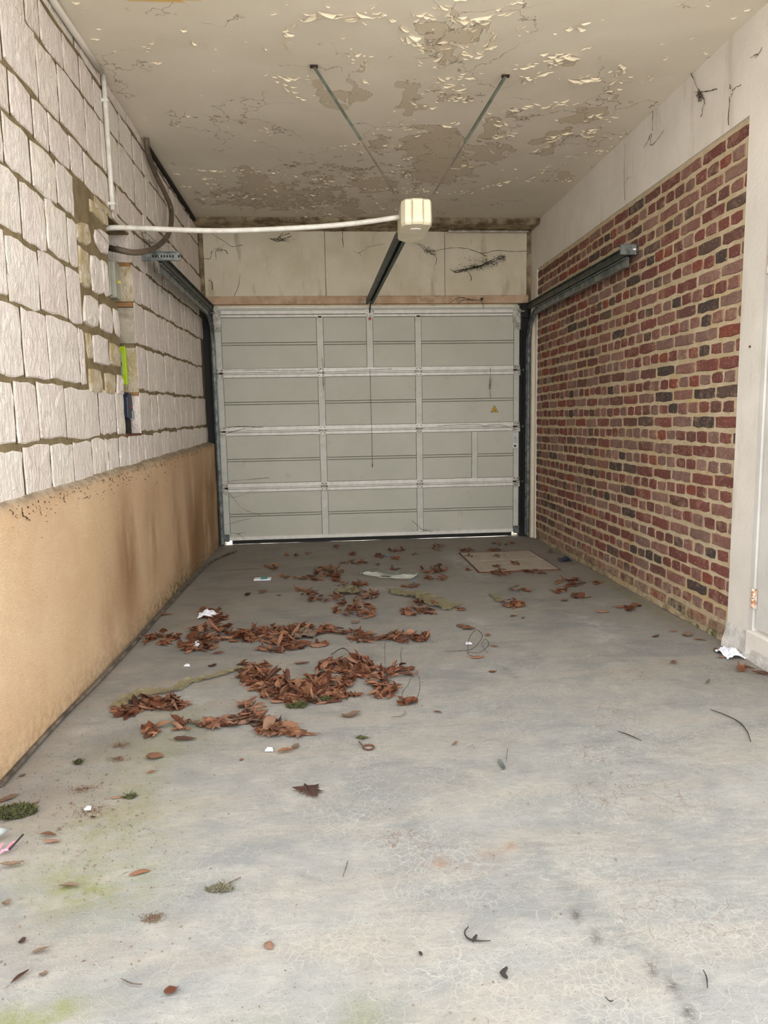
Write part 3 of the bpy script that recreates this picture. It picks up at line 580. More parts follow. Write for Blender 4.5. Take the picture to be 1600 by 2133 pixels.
for i, (y, z, s, st) in enumerate(bricks):
    v = random.randrange(10); tw = random.uniform(-.010, .010); x = XR+.012+random.uniform(-.002, .002)
    z0s = 1.0
    if z > BZ1-.035: z0s = .8; z -= .008
    Mx = Matrix.Translation((x, y, max(z, .032))) @ Matrix.Rotation(tw, 4, 'X') @ Matrix.Diagonal((1, s, z0s, 1))
    if i < 300:
        o = bpy.data.objects.new('brick', (SM if st else HM)[v]); COL.objects.link(o); o.parent = wall_right; o.matrix_local = Mx
    else:
        vs, fs = (SV if st else HV)[v]; far.add([Mx @ Vector(p) for p in vs], fs); tints += [random.random()]*len(fs)
fo = tag(far.build('farther_bricks', M['brick2'], wall_right), kind='stuff')
ta = fo.data.attributes.new('tint', 'FLOAT', 'FACE'); ta.data.foreach_set('value', tints)

# ------------------------------------------------------------------ back wall: boards, timber, beam, jambs
wb = MB().box(-1.6, 2.4, YD+.05, 7.0, 2.17, ZC+.1).box(-1.6, -.985, YD+.045, 7.0, 0, 2.2).box(1.83, 2.4, YD+.045, 7.0, 0, 2.2).box(-.99, -.955, YD+.045, 7.0, .07, 2.2).box(1.79, 1.84, YD+.045, 7.0, .07, 2.2)
wall_back = tag(wb.build('wall_back', M['panel']), kind='structure')
for x0, x1 in ((-1.055, .033), (.038, 1.133), (1.137, 1.905)): MB().box(x0, x1, YD+.02, YD+.055, 2.268, 2.845).build('lintel_board', M['panel'], wall_back, bevel=.002)
MB().box(-1.085, -1.05, YD-.01, YD+.05, 2.2, 2.87).build('corner_strip', M['beam'], wall_back); MB().box(1.905, 1.943, YD+.01, YD+.05, 2.2, 2.87).build('corner_strip', M['beam'], wall_back)
MB().box(-1.07, 1.915, YD-.012, YD+.05, 2.198, 2.268).build('timber_header', M['wood'], wall_back, bevel=.003)
mb = MB(); n = 60; vs = []; fs = []
for i in range(n+1):
    x = -1.08+3.02*i/n; d = .006*fb(x*5, 1); e = .004*fb(x*13, 4); u = i/n
    vs += [(x, 6.44+d, ZC+.02), (x, 6.43+d, 2.866-.010*u+e), (x, 6.46+d, 2.853-.012*u+e), (x, YD+.05, 2.840+e)]
    if i < n: fs += [(4*i+k, 4*i+4+k, 4*i+5+k, 4*i+1+k) for k in range(3)]
mb.add(vs, fs)
mb.build('ceiling_beam', M['beam'], wall_back)
MB().box(1.16, 1.90, YD-.052, YD-.03, 2.822, 2.834).box(1.135, 1.175, YD-.055, YD-.02, 2.93, 2.842).build('old_curtain_rail', M['hinge'], wall_back)
MB().box(XR-.028, XR+.001, 6.56, YD+.05, 0, 2.17).build('plaster_reveal', M['panel'], wall_back, bevel=.004)

# ------------------------------------------------------------------ sectional garage door
D = empty('door_1', (.42, YD, 0), kind='structure')
secs = [(.040, .526), (.530, 1.050), (1.054, 1.578), (1.582, 2.178)]
XA, XB = -.985, 1.832
for i, (z0, z1) in enumerate(secs):
    zm = {0: .275, 1: .790, 2: 1.313, 3: 1.848}[i]; h = .011
    pr = [(YD, z0), (YD, zm-h-.004), (YD+.005, zm-h), (YD, zm-h+.004), (YD, zm+h-.004), (YD+.005, zm+h), (YD, zm+h+.004), (YD, z1), (YD+.042, z1), (YD+.042, z0)]
    child(MB().prism(pr, 0, XA, XB), 'door_section', M['door'], D)
    for zg in (zm-h, zm+h): child(MB().box(XA+.06, XB-.05, YD-.0008, YD+.004, zg-.0016, zg+.0016), 'groove_shade', M['seam'], D)  # dark strip paints the shade inside each panel groove
    st = [(XA, XA+.060), (-.060, -.001), (.848, .905), (XB-.05, XB)]
    if i == 3: st.append((.398, .455))
    if i == 1: st.append((1.378, 1.432))
    lo, hi = z0+.030, z1-(.038 if i < 3 else .085)
    if i == 0: lo = z0
    for (a, b) in st: child(MB().box(a-.0035, b+.0035, YD-.0015, YD+.001, lo, hi), 'stile_shade_grime', M['seam'], D); child(MB().box(a, b, YD-.008, YD+.001, lo, hi), 'stile', M['stile'], D, bevel=.0015)  # dark strip wider than the stile paints edge shade and grime
def rail(z, name='joint_rail'):
    child(MB().box(XA+.058, XB-.048, YD-.0035, YD+.001, z-.0375, z+.0495), 'rail_shade_grime', M['seam'], D)  # dark strip paints the shadow line and grime along the rail
    child(MB().box(XA+.061, XB-.051, YD-.013, YD, z+.010, z+.046).box(XA+.061, XB-.051, YD-.009, YD, z-.004, z+.007).box(XA+.061, XB-.051, YD-.013, YD, z-.034, z-.008), name, M['white'], D, bevel=.001)
for z in (.528, 1.052, 1.580): rail(z)
child(MB().box(XA+.058, XB-.048, YD-.0035, YD+.001, 2.080, 2.145), 'rail_shade_grime', M['seam'], D)  # shadow line and grime painted around the top rail
child(MB().box(XA+.061, XB-.051, YD-.013, YD, 2.110, 2.142).box(XA+.061, XB-.051, YD-.012, YD, 2.084, 2.104), 'top_rail', M['white'], D, bevel=.001)
child(MB().box(XA+.05, XB-.05, YD-.010, YD, 2.163, 2.176), 'top_trim', M['white'], D)
child(MB().box(XA+.055, XB-.052, YD-.014, YD+.001, .040, .072), 'bottom_rail', M['white'], D, bevel=.0015)
child(MB().box(XA+.075, XB-.065, YD+.0, YD+.03, .003, .040), 'bottom_seal', M['black'], D)
SCR = []
def HS():
    SCR.append(MB()); return SCR[-1]
def screws(mb, pts, y):
    for x, z in pts: mb.tube([(x, y, z), (x, y-.004, z)], .0045, 6)
for z in (.528, 1.052, 1.580):
    for xc in (-.030, .876):
        h = MB().box(xc-.029, xc+.029, YD-.016, YD-.012, z+.010, z+.042).box(xc-.029, xc+.029, YD-.016, YD-.012, z-.038, z-.006)
        screws(HS(), [(xc-.017, z+.030), (xc+.017, z+.030), (xc-.017, z-.024), (xc+.017, z-.024)], YD-.016)
        h.box(xc-.024, xc+.024, YD-.017, YD-.013, z-.001, z+.005); child(h, 'hinge', M['hinge'], D); child(SCR[-1], 'screws', M['ink'], D); child(MB().box(xc-.031, xc+.031, YD-.0145, YD-.012, z-.006, z+.010), 'hinge_gap_shade', M['black'], D)  # black strip paints the shade between the hinge leaves
    for s, xc in ((-1, XA+.031), (1, XB-.026)):
        h = MB().box(xc-.030, xc+.030, YD-.017, YD-.010, z+.012, z+.048).box(xc-.034, xc+.034, YD-.022, YD-.010, z-.044, z-.004)
        screws(HS(), [(xc-.018, z+.034), (xc+.018, z+.034), (xc-.012, z-.024), (xc+.016, z-.028)], YD-.018)
        h.tube([(xc, YD-.03, z+.004), (xc+s*.062, YD-.03, z+.004)], .006, 8).tube([(xc+s*.045, YD-.03, z+.004), (xc+s*.058, YD-.03, z+.004)], .014, 10)
        child(h, 'roller_hinge', M['hinge'], D); child(SCR[-1], 'screws', M['ink'], D); child(MB().box(xc-.032, xc+.032, YD-.0155, YD-.012, z-.004, z+.012), 'hinge_gap_shade', M['black'], D)  # same painted shade in the gap of the roller hinge
for s, xc in ((-1, XA+.024), (1, XB-.022)):
    h = MB().box(xc-.042, xc+.042, YD-.022, YD-.008, 2.020, 2.142).box(xc-.022, xc+.034, YD-.016, YD-.008, 1.955, 2.022).box(xc-.02, xc-.012, YD-.03, YD-.02, 2.0, 2.13).box(xc+.012, xc+.018, YD-.03, YD-.02, 2.04, 2.13)
    screws(HS(), [(xc-.004, 2.09), (xc+.028, 2.10), (xc+.006, 1.985), (xc-.028, 2.06)], YD-.022); h.tube([(xc, YD-.04, 2.12), (xc+s*.06, YD-.04, 2.12)], .007, 8)
    child(h, 'top_roller_bracket', M['hinge'], D); child(SCR[-1], 'screws', M['ink'], D)
    child(MB().box(xc-.028, xc+.028, YD-.02, YD-.008, .030, .100).box(xc-.005, xc+.005, YD-.032, YD-.018, .035, .085), 'bottom_bracket', M['galv'], D, bevel=.001)
# latch-less centre bracket that takes the opener arm
h = MB().box(.386, .470, YD-.018, YD-.012, 2.118, 2.146).box(.394, .462, YD-.018, YD-.012, 2.078, 2.108); screws(HS(), [(.402, 2.132), (.455, 2.132), (.41, 2.093), (.447, 2.093)], YD-.018); child(h, 'arm_bracket', M['hinge'], D); child(SCR[-1], 'screws', M['ink'], D)
child(MB().box(-.045, -.012, YD-.016, YD-.008, 2.078, 2.09), 'stile_clip', M['dark'], D); child(MB().box(.862, .895, YD-.016, YD-.008, 2.078, 2.09), 'stile_clip', M['dark'], D)
for k in range(3): child(MB().tube([(1.795+.013*k-.002, YD-.007, 1.455), (1.795+.013*k-.002, YD-.010, 1.455)], .002, 6), 'rivet', M['ink'], D)
child(MB().box(-.038, -.024, YD-.017, YD-.012, 1.61, 1.62), 'stile_clip', M['dark'], D)
for k in range(3): child(MB().tube([(XA+.018+.013*k, YD-.007, 1.445), (XA+.018+.013*k, YD-.010, 1.445)], .002, 6), 'rivet', M['ink'], D)
# warning triangle and data label stuck on the door
sgn = empty('warning_sticker', (1.597, YD-.001, 1.215), 'yellow triangular hand-crush warning sticker on right of the garage door', 'sticker')
def tri(s, dy, cz): return [(1.597-s, cz-s*.58), (1.597+s, cz-s*.58), (1.597, cz+s*1.16)]
child(MB().prism([(a, b) for a, b in tri(.0375, 0, 1.215)], 1, YD-.0015, YD-.0005), 'sticker_border', M['ink'], sgn)
child(MB().prism(tri(.0305, 0, 1.2145), 1, YD-.0022, YD-.0014), 'sticker_face', M['signy'], sgn)
hd = MB()
for p in ([(-.004,.018),(.001,.018),(.001,.006),(.006,.004),(.006,-.001),(-.004,.001)], [(.002,-.001),(.013,-.001),(.013,-.014),(.009,-.014),(.009,-.004),(.006,-.004),(.006,-.013),(.002,-.013)],
          [(-.017,-.013),(-.006,-.013),(-.006,-.010),(-.009,-.004),(-.013,-.008)], [(-.009,-.001),(-.004,.001),(-.002,-.006),(-.006,-.006)]):
    hd.prism([(1.597+x, 1.213+z) for x, z in p], 1, YD-.0029, YD-.0021)
child(hd, 'hand_pictogram', M['ink'], sgn)
lab = empty('data_label', (1.797, YD-.009, .96), 'tall white printed data label on the door right edge strip', 'label')
child(MB().box(1.776, 1.822, YD-.0098, YD-.0088, .852, 1.060), 'label_sheet', M['label'], lab)
ln = MB(); zz = 1.05
for k in range(34):
    zz = 1.05-.0045*k
    if 14 < k < 17 or 20 < k < 22: continue
    x = 1.780
    while x < 1.816:
        L = random.uniform(.002, .008)
        if random.random() < .72: ln.box(x, min(x+L, 1.818), YD-.0104, YD-.0097, zz-.0009, zz+.0009)
        x += L+.0015
ln.prism([(1.781, .871), (1.796, .884), (1.811, .871), (1.796, .858)], 1, YD-.0104, YD-.0097); ln.box(1.792, 1.795, YD-.0104, YD-.0097, .944, .950).box(1.799, 1.802, YD-.0104, YD-.0097, .944, .950)
child(ln, 'label_print', M['ink'], lab)

# ------------------------------------------------------------------ door tracks on each side
def track(side):
    s = -1 if side == 'l' else 1; X = -.990 if side == 'l' else 1.872; ye = 4.58 if side == 'l' else 4.42
    t = empty('door_track', (X, 6.6, 0), ('galvanised door track and spring beside the ochre and white stone wall' if side == 'l' else 'galvanised door track and spring running along the red brick wall'), 'door track', 'tracks of the sectional garage door')
    def chan(path, nm, w_=.030, d=.022, m='track'):   # C channel, open towards the door
        vs = []; pr = [(-d, w_), (0, w_), (0, -w_), (-d, -w_), (-d, -w_+.006), (-.005, -w_+.006), (-.005, w_-.006), (-d, w_-.006)]
        P = [Vector(p) for p in path]; n = len(pr)
        for i, p in enumerate(P):
            tg = (P[min(i+1, len(P)-1)]-P[max(0, i-1)]).normalized(); nr = Vector((0, -tg.z, tg.y))
            vs += [p+Vector((-s*(-a)*-1 if False else s*a, 0, 0))+nr*b for a, b in pr]
        fs = [(i*n+k, i*n+(k+1) % n, (i+1)*n+(k+1) % n, (i+1)*n+k) for i in range(len(P)-1) for k in range(n)]+[tuple(range(n)), tuple((len(P)-1)*n+k for k in range(n))]
        o = child(MB().add(vs, fs), nm, M[m], t); return fixn(o)
    xr = X+s*.035 if side == 'r' else X-.005
    chan([(xr, ye, 2.150), (xr, 6.66, 2.158)], 'upper_rail')
    R = .30; c = (6.625-R, 2.085-R)
    path = [(xr, ye+.02, 2.082)]+[(xr, c[0]+R*math.sin(a), c[1]+R*math.cos(a)) for a in [math.pi/2*k/10 for k in range(11)]]+[(xr, 6.625, .02)]
    chan(path, 'curved_rail', m='galv')
    fixn(child(MB().box(xr-.003+s*.008, xr+.003+s*.008, 6.60, YD+.04, .01, 2.13).box(min(xr-s*.02, xr+s*.012), max(xr-s*.02, xr+s*.012), YD+.0, YD+.006, .01, 2.1), 'track_angle', M['track'], t))
    xs_ = XA-.012 if side == 'l' else XB+.016; hel = []
    for k in range(150*7): a = k*2*math.pi/7; hel.append((xs_+.010*math.cos(a), 6.655+.010*math.sin(a), .10+1.85*k/(150*7)))
    child(MB().tube(hel, .0042, 4), 'spring', M['black'], t)
    child(MB().box(xs_-.008, xs_+.008, 6.66, 6.69, .05, 2.16), 'cable_drum_strip', M['black'], t)
    sx0, sx1 = (-1.12, -.984) if side == 'l' else (1.834, 1.905); child(MB().box(sx0, sx1, YD-.005, YD+.044, .0, 2.19), 'dark_backing', M['black'], t)  # black backing strip added to darken the gap beside the door
    child(MB().box(-1.05 if side == 'l' else sx1-.05, -1.0 if side == 'l' else sx1, YD-.04, YD+.01, 2.06, 2.185), 'corner_plate', M['black'], t)
    # bracket holding the near end
    if side == 'l':
        b = MB(); y0 = ye-.02; x0, x1 = XL+.006, -.855
        b.box(x0, x1, y0-.003, y0, 2.118, 2.168).box(x0, x1, y0-.018, y0, 2.166, 2.170).box(x0, x1, y0-.018, y0, 2.116, 2.120)
        child(b, 'perforated_bracket', M['galv'], t); b = MB()
        for k in range(11): b.box(x0+.06+k*.017, x0+.07+k*.017, y0-.0045, y0-.0028, 2.136, 2.150)
        child(b, 'bracket_slots', M['black'], t)
        for q in (.022, .12): b = MB(); screws(b, [(x1-q, 2.143)], y0-.004); child(b, 'bolt', M['hinge'], t)
    else:
        b = MB(); y0 = ye-.02; b.box(xr-.075, xr+.032, y0-.003, y0, 2.118, 2.180).box(xr-.075, xr+.032, y0-.003, y0+.06, 2.178, 2.182).box(xr+.028, xr+.034, y0-.003, y0+.08, 2.118, 2.182); child(b, 'perforated_bracket', M['galv'], t)
        b = MB()
        b.box(xr+.006, xr+.024, y0-.0045, y0-.0028, 2.144, 2.154); child(b, 'bracket_slots', M['lens'], t)
track('l'); track('r')

# ------------------------------------------------------------------ garage door opener
OP = empty('door_opener', (.47, 4.15, 2.2), 'cream plastic garage door opener hanging from the ceiling on straps', 'door opener')
X0, X1, Z0, Z1, YF, YB = .436, .606, 2.176, 2.282, 3.94, 4.36
ring = [(X0, YF+.05), (X0+.018, YF+.008), (X0+.050, YF+.004), (X0+.056, YF-.008), (X1-.056, YF-.008), (X1-.050, YF+.004), (X1-.012, YF+.010), (X1, YF+.05), (X1-.006, YB-.09), (X1-.05, YB-.004), (X0+.06, YB), (X0+.012, YB-.06)]
def lay(z, k, dx=0): cx_, cy2 = (X0+X1)/2, (YF+YB)/2; return [(cx_+(x-cx_)*k, cy2+(y-cy2)*k, z) for x, y in ring]
vs = lay(Z1+.028, .90)+lay(Z1+.018, .97)+lay(Z0+.03, 1)+lay(Z0+.010, .985)+lay(Z0-.002, .93); n = len(ring)
fs = [tuple(range(n)), tuple(4*n+k for k in range(n))[::-1]]+[(r_*n+k, (r_+1)*n+k, (r_+1)*n+(k+1) % n, r_*n+(k+1) % n) for r_ in range(4) for k in range(n)]
o = fixn(child(MB().add(vs, fs), 'housing', M['cream'], OP)); bm_ = o.modifiers.new('b', 'BEVEL'); bm_.width = .003; bm_.segments = 2
child(MB().prism([(.523+.030*math.cos(a), 4.045+.016*math.sin(a)) for a in [k*math.pi/8 for k in range(16)]], 2, Z0-.006, Z0), 'lamp_lens', M['lens'], OP)
for q in (X0+.056, X1-.0575): child(MB().box(q, q+.0015, YF-.0095, YF-.006, Z0+.02, Z1+.01), 'seam', M['tan'], OP)
# boom: a channel open at the bottom
def boom():
    a = Vector((.475, YB-.05, 2.205)); b = Vector((.430, YD-.014, 2.212)); w_ = .034; pr = [(-w_, -.016), (-w_, .02), (w_, .02), (w_, -.016), (.011, -.016), (.011, -.010), (w_-.005, -.010), (w_-.005, .014), (-w_+.005, .014), (-w_+.005, -.010), (-.011, -.010), (-.011, -.016)]
    n = len(pr); vs = [(p.x+x, p.y, p.z+z) for p in (a, b) for x, z in pr]
    return MB().add(vs, [(k, (k+1) % n, n+(k+1) % n, n+k) for k in range(n)]+[tuple(range(n)), tuple(range(n, 2*n))])
fixn(child(boom(), 'boom', M['track'], OP))
child(MB().box(.385, .475, YD-.020, YD-.012, 2.196, 2.222), 'boom_bracket', M['hinge'], OP)
child(MB().tube([(.434, YD-.10, 2.192), (.432, YD-.05, 2.17), (.430, YD-.022, 2.115)], .006, 8), 'door_arm', M['black'], OP)
child(MB().box(.420, .440, YD-.040, YD-.022, 2.052, 2.072), 'release_handle', M['red'], OP, bevel=.002)
child(MB().tube([(.430, YD-.030, 2.10), (.430, YD-.030, 2.07)], .0018, 6), 'release_cord', M['ink'], OP)
def strap(p, q, r_, lowx):
    mid = p.lerp(q, .52)
    child(MB().tube([p, p.lerp(mid, .96)], .0095, 4), 'upper_strap', M['strap'], OP); child(MB().tube([mid.lerp(p, .04), q], .0045, 6), 'lower_rod', M['hose'], OP)
    child(MB().box(p.x-.020, p.x+.020, p.y-.008, p.y+.008, ZC-.010, ZC-.001), 'ceiling_foot', M['dark'], OP)
strap(on(2, ZC-.006, 654, 139), Vector((X0+.02, 4.06, Z1+.02)), 0, 0); strap(on(2, ZC-.006, 1053, 159), Vector((X1-.02, 4.06, Z1+.02)), 0, 0)
# pull cord hanging from the middle stile of the door
pc = MB(); pts = [on(1, YD-.016, x, y) for x, y in ((770, 768), (771, 772), (773, 850), (775, 920), (776, 968))]; pc.tube(pts, .0016, 5).tube([on(1, YD-.016, 776, 966), on(1, YD-.016, 776, 973)], .004, 6)
tag(pc.build('pull_cord', M['twig']), 'thin dark pull cord hanging down the middle of the garage door', 'cord')

# ------------------------------------------------------------------ pipes, hose, boxes on the left wall
cd = empty('conduit_run', (-1.07, 3.95, 2.24), 'white conduit dropping down the stone wall from the ceiling corner', 'conduit')
p1 = [on(0, -1.066, *q) for q in ((213, 153), (219, 210), (225, 290), (231, 370), (237, 440))]; p1 = [Vector((-1.066, p.y*.3+3.93*.7, p.z)) for p in p1]
child(MB().tube(p1, .0125, 10), 'vertical_pipe', M['pipe'], cd, smooth=True)
p0 = [on(0, -1.064, *q) for q in ((60, -90), (112, 4), (165, 82), (211, 149))]
child(MB().tube(p0, .015, 10), 'ceiling_pipe', M['plaster'], cd, smooth=True)
for p in (p1[1], p1[4]+Vector((0, 0, .03))): child(MB().box(-1.088, -1.048, p.y-.017, p.y+.017, p.z-.008, p.z+.008), 'pipe_clip', M['pipe'], cd, bevel=.002)
child(MB().box(-1.088, -1.05, p0[2].y-.4, p0[2].y-.36, p0[2].z-.02, p0[2].z+.02), 'pipe_clip', M['pipe'], cd, bevel=.002)
hc = [Vector((-1.13, 3.96, 2.150)), Vector((-1.0, 3.965, 2.155)), Vector((-.55, 4.0, 2.150)), Vector((-.1, 4.03, 2.175)), Vector((.2, 4.05, 2.205)), Vector((.437, 4.07, 2.243))]
tag(MB().tube(smoothpath(hc, 6), .0135, 10).build('supply_pipe', M['pipe'], smooth=True), 'sagging white pipe spanning from the stone wall niche to the opener', 'pipe')
hp = [(-1.045, 4.70, 2.872)]+[tuple(on(0, x, *q)) for x, q in ((-1.05, (308, 318)), (-1.045, (325, 365)), (-1.035, (345, 405)), (-1.02, (357, 440)), (-1.00, (352, 485)), (-.99, (325, 515)), (-1.01, (285, 526)), (-1.08, (245, 520)), (-1.20, (222, 515)))]
tag(MB().tube(smoothpath(hp, 6), .0165, 10).build('cable_sheath', M['hose'], smooth=True), 'thick brown cable looping from ceiling into the wall niche', 'cable')
jb = empty('junction_box', (-1.2, 4.1, 1.9), 'grey plastic junction box at the top of the wall niche', 'junction box')
child(MB().box(-1.30, -1.133, 4.15, 4.25, 1.832, 2.032), 'box_body', M['box'], jb, bevel=.006); child(MB().box(-1.30, -1.150, 4.115, 4.152, 1.842, 2.022), 'box_lid', M['box'], jb, bevel=.004)
child(MB().tube([(-1.135, 4.205, 1.925), (-1.124, 4.205, 1.925)], .008, 8), 'yellow_plug', M['yel'], jb)
lm = empty('lime_strip', (-1.16, 4.2, 1.5), 'lime green plastic case standing upright in the wall niche', 'case')
child(MB().prism([(4.20, 1.36), (4.232, 1.36), (4.236, 1.40), (4.228, 1.56), (4.215, 1.575), (4.200, 1.575)], 0, -1.24, -1.118), 'case_body', M['lime'], lm, bevel=.003)
child(MB().box(-1.22, -1.137, 4.185, 4.203, 1.415, 1.535), 'grey_panel', M['ltgrey'], lm, bevel=.002); child(MB().box(-1.205, -1.138, 4.181, 4.186, 1.462, 1.485), 'dark_key', M['ink'], lm)
nv_ = empty('meter_unit', (-1.17, 4.2, 1.2), 'dark navy meter unit with grey tab low in the wall niche', 'meter')
nb = MB(); nr_ = [(-1.30, .07), (-1.145, .07), (-1.135, .05), (-1.135, -.02), (-1.30, -.02)]
for k, (z, sc) in enumerate(((1.165, .8), (1.20, 1), (1.28, 1), (1.315, .85))): pass
child(MB().prism([(4.12, 1.17), (4.215, 1.17), (4.222, 1.20), (4.222, 1.275), (4.205, 1.312), (4.15, 1.316), (4.12, 1.29)], 0, -1.30, -1.100), 'meter_body', M['navy'], nv_, bevel=.006)
child(MB().box(-1.125, -1.096, 4.190, 4.226, 1.165, 1.212), 'grey_tab', M['ltgrey'], nv_); child(MB().box(-1.103, -1.097, 4.18, 4.20, 1.228, 1.240), 'red_button', M['red'], nv_)
child(MB().box(-1.30, -1.112, 4.15, 4.21, 1.086, 1.17), 'meter_void_shade', M['black'], nv_, bevel=.003)  # black block paints the dark void below the meter
lw = MB().tube(smoothpath([on(2, .010, *p) for p in ((2, 1634), (120, 1504), (212, 1412), (282, 1337), (340, 1272), (400, 1208), (432, 1176), (455, 1162), (492, 1147))], 3), .009, 5)
tag(lw.build('wall_foot_lath', M['cable']), 'thin dark lath lying along the foot of the ochre wall', 'lath')
mb = MB().box(-1.088, -1.060, 4.85, 6.62, ZC-.026, ZC-.002); mb.build('corner_gap_shade', M['soot'], wall_left)  # dark strip paints the shade of the gap under the ceiling

# ------------------------------------------------------------------ side door in the right wall
d2 = empty('door_2', (XR, 2.9, 0), kind='structure')
child(MB().box(XR-.004, XR+.10, 3.045, 3.077, .135, 2.12).box(XR-.004, XR+.1, 2.1, 2.13, .135, 2.12).box(XR-.004, XR+.1, 2.1, 3.077, 2.08, 2.12), 'door_frame', M['doorw'], d2, bevel=.003)
child(MB().box(XR+.012, XR+.055, 2.135, 3.040, .150, 2.075).box(XR+.004, XR+.014, 2.93, 3.038, .15, 2.075).box(XR+.004, XR+.014, 2.135, 2.24, .15, 2.075).box(XR+.004, XR+.014, 2.24, 2.93, .15, .33).box(XR+.004, XR+.014, 2.24, 2.93, 1.95, 2.075), 'door_leaf', M['doorw'], d2, bevel=.003)
for z in (.29, 1.78): child(MB().tube([(XR-.008, 3.044, z-.045), (XR-.008, 3.044, z-.002)], .008, 8).tube([(XR-.008, 3.044, z+.002), (XR-.008, 3.044, z+.045)], .008, 8).box(XR-.006, XR-.002, 3.025, 3.065, z-.045, z+.045), 'hinge', M['hingep'], d2)
child(MB().box(XR-.018, XR+.35, 1.9, 3.077, -.01, .135), 'door_threshold', M['plaster'], d2, bevel=.008)
wpp = on(0, XR, 1563, 722); MB().tube([(XR+.002, wpp.y, wpp.z), (XR-.004, wpp.y, wpp.z)], .006, 6).build('wall_plug', M['rust'], wall_right)

# ------------------------------------------------------------------ access cover set in the floor
hx = [fl(*p) for p in ((957, 1152), (992, 1192), (1165, 1189), (1104, 1149))]
HW = .004; fh = empty('floor_hatch', (hx[0]+hx[2])/2, 'square concrete access cover with rusty frame flush in the back floor', 'hatch')
xa, xb = (hx[0].x+hx[1].x)/2, (hx[2].x+hx[3].x)/2+.02; ya, yb, ym = (hx[1].y+hx[2].y)/2, (hx[0].y+hx[3].y)/2, fl(1050, 1167).y
for y0, y1 in ((ya+.008, ym-.004), (ym+.004, yb-.006)): child(MB().box(xa+.012, xb-.012, y0, y1, -.01, .005), 'cover_slab', M['hatch'], fh, bevel=.002)
for q in ((xa+.004, xa+.012, ya, yb), (xb-.012, xb-.005, ya, yb), (xa, xb, ya-.005, ya+.004), (xa, xb, yb-.004, yb+.003)): child(MB().box(*q, -.01, .007), 'frame_angle', M['rust'], fh)
child(MB().box(xa+.01, xb-.01, ym-.004, ym+.004, -.01, .002), 'cover_joint', M['dark'], fh)

# ------------------------------------------------------------------ leaves
def leaf_shape(kind, sd):
    R = random.Random(sd); vs = []; fs = []
    if kind == 'long':                              # lance-shaped leaf folded along its rib and curled
        n = 8; W = R.uniform(.17, .27); fold = R.uniform(.2, 1.1); curl = R.uniform(-.9, 1.2); tw = R.uniform(-1.2, 1.2); bend = R.uniform(-.25, .25)
        for i in range(n):
            u = i/(n-1); x = u-.5; wd = W*math.sin(math.pi*min(1, u*.97+.02))**.75*(1-.25*u)*R.uniform(.88, 1.1); a = tw*(u-.5)
            zc = curl*.28*(u-.5)**2*2; yc = bend*(u-.5)**2
            for s, k in ((-1, 1), (-.5, .45), (0, 0), (.5, .45), (1, 1)):
                yy = s*wd*math.cos(fold*abs(s)); zz = abs(s)*wd*math.sin(fold)+R.uniform(-.01, .012)
                vs.append((x, yc+yy*math.cos(a)-zz*math.sin(a), zc+yy*math.sin(a)+zz*math.cos(a)))
        fs = [(i*5+k, (i+1)*5+k, (i+1)*5+k+1, i*5+k+1) for i in range(n-1) for k in range(4)]
    else:                                           # lobed maple leaf or rounded leaf
        if kind == 'maple': prof = [(0, .50), (14, .30), (22, .36), (32, .21), (46, .34), (54, .50), (66, .33), (78, .26), (95, .38), (108, .50), (122, .28), (140, .22), (150, .30), (165, .18), (180, .10)]
        else: prof = [(0, .52), (20, .40), (45, .37), (70, .34), (95, .32), (120, .33), (150, .36), (180, .38)]
        full = prof+[(360-a, r) for a, r in prof[-2:0:-1]]
        flat = kind == 'maple' and sd == 90; c1 = 0 if flat else R.uniform(-1.3, 1.3); ph = R.random()*6; n = len(full); cup = .06 if flat else R.uniform(.2, .9)
        def Z_(x, y): return cup*(x*x*1.2+y*y)*.9+.25*c1*x*y+.04*math.sin(9*x+ph)+.03*math.sin(11*y+ph)
        vs.append((0, 0, 0))
        for k in (.5, 1):
            for a, r in full:
                r = r*k*R.uniform(.9, 1.1); x, y = r*math.cos(math.radians(a)), r*math.sin(math.radians(a))*.95; vs.append((x, y, Z_(x, y)))
        fs = [(0, 1+k, 1+(k+1) % n) for k in range(n)]+[(1+k, 1+n+k, 1+n+(k+1) % n, 1+(k+1) % n) for k in range(n)]
    st = -.5 if kind == 'long' else -.1             # stalk
    b = len(vs); x0 = vs[2][0] if kind == 'long' else -.08
    for i in range(4): x = x0-i*.09; vs += [(x, -.008+.05*i*i*.1, .01*i), (x, .008+.05*i*i*.1, .01*i), (x, .05*i*i*.1, .016+.01*i)]
    fs += [(b+i*3+k, b+i*3+(k+1) % 3, b+i*3+3+(k+1) % 3, b+i*3+3+k) for i in range(3) for k in range(3)]
    return vs, fs
LS = {'long': [leaf_shape('long', 10+i) for i in range(9)], 'round': [leaf_shape('round', 50+i) for i in range(5)], 'maple': [leaf_shape('maple', 90+i) for i in range(5)]}
LM = {}
def leaf_mesh(kind, i, m):
    if (kind, i, m) not in LM:
        vs, fs = LS[kind][i]; me = bpy.data.meshes.new('dry_leaf'); me.from_pydata(vs, [], fs); me.polygons.foreach_set('use_smooth', [True]*len(fs)); me.materials.append(M[m]); LM[kind, i, m] = me
    return LM[kind, i, m]
def leaf_mx(kind, i, x, y, size, rz, tilt, roll_, lift):
    Mx = Matrix.Rotation(rz, 4, 'Z') @ Matrix.Rotation(tilt, 4, 'Y') @ Matrix.Rotation(roll_, 4, 'X') @ Matrix.Scale(size, 4)
    zmin = min((Mx @ Vector(v)).z for v in LS[kind][i][0]); return Matrix.Translation((x, y, lift-zmin)) @ Mx
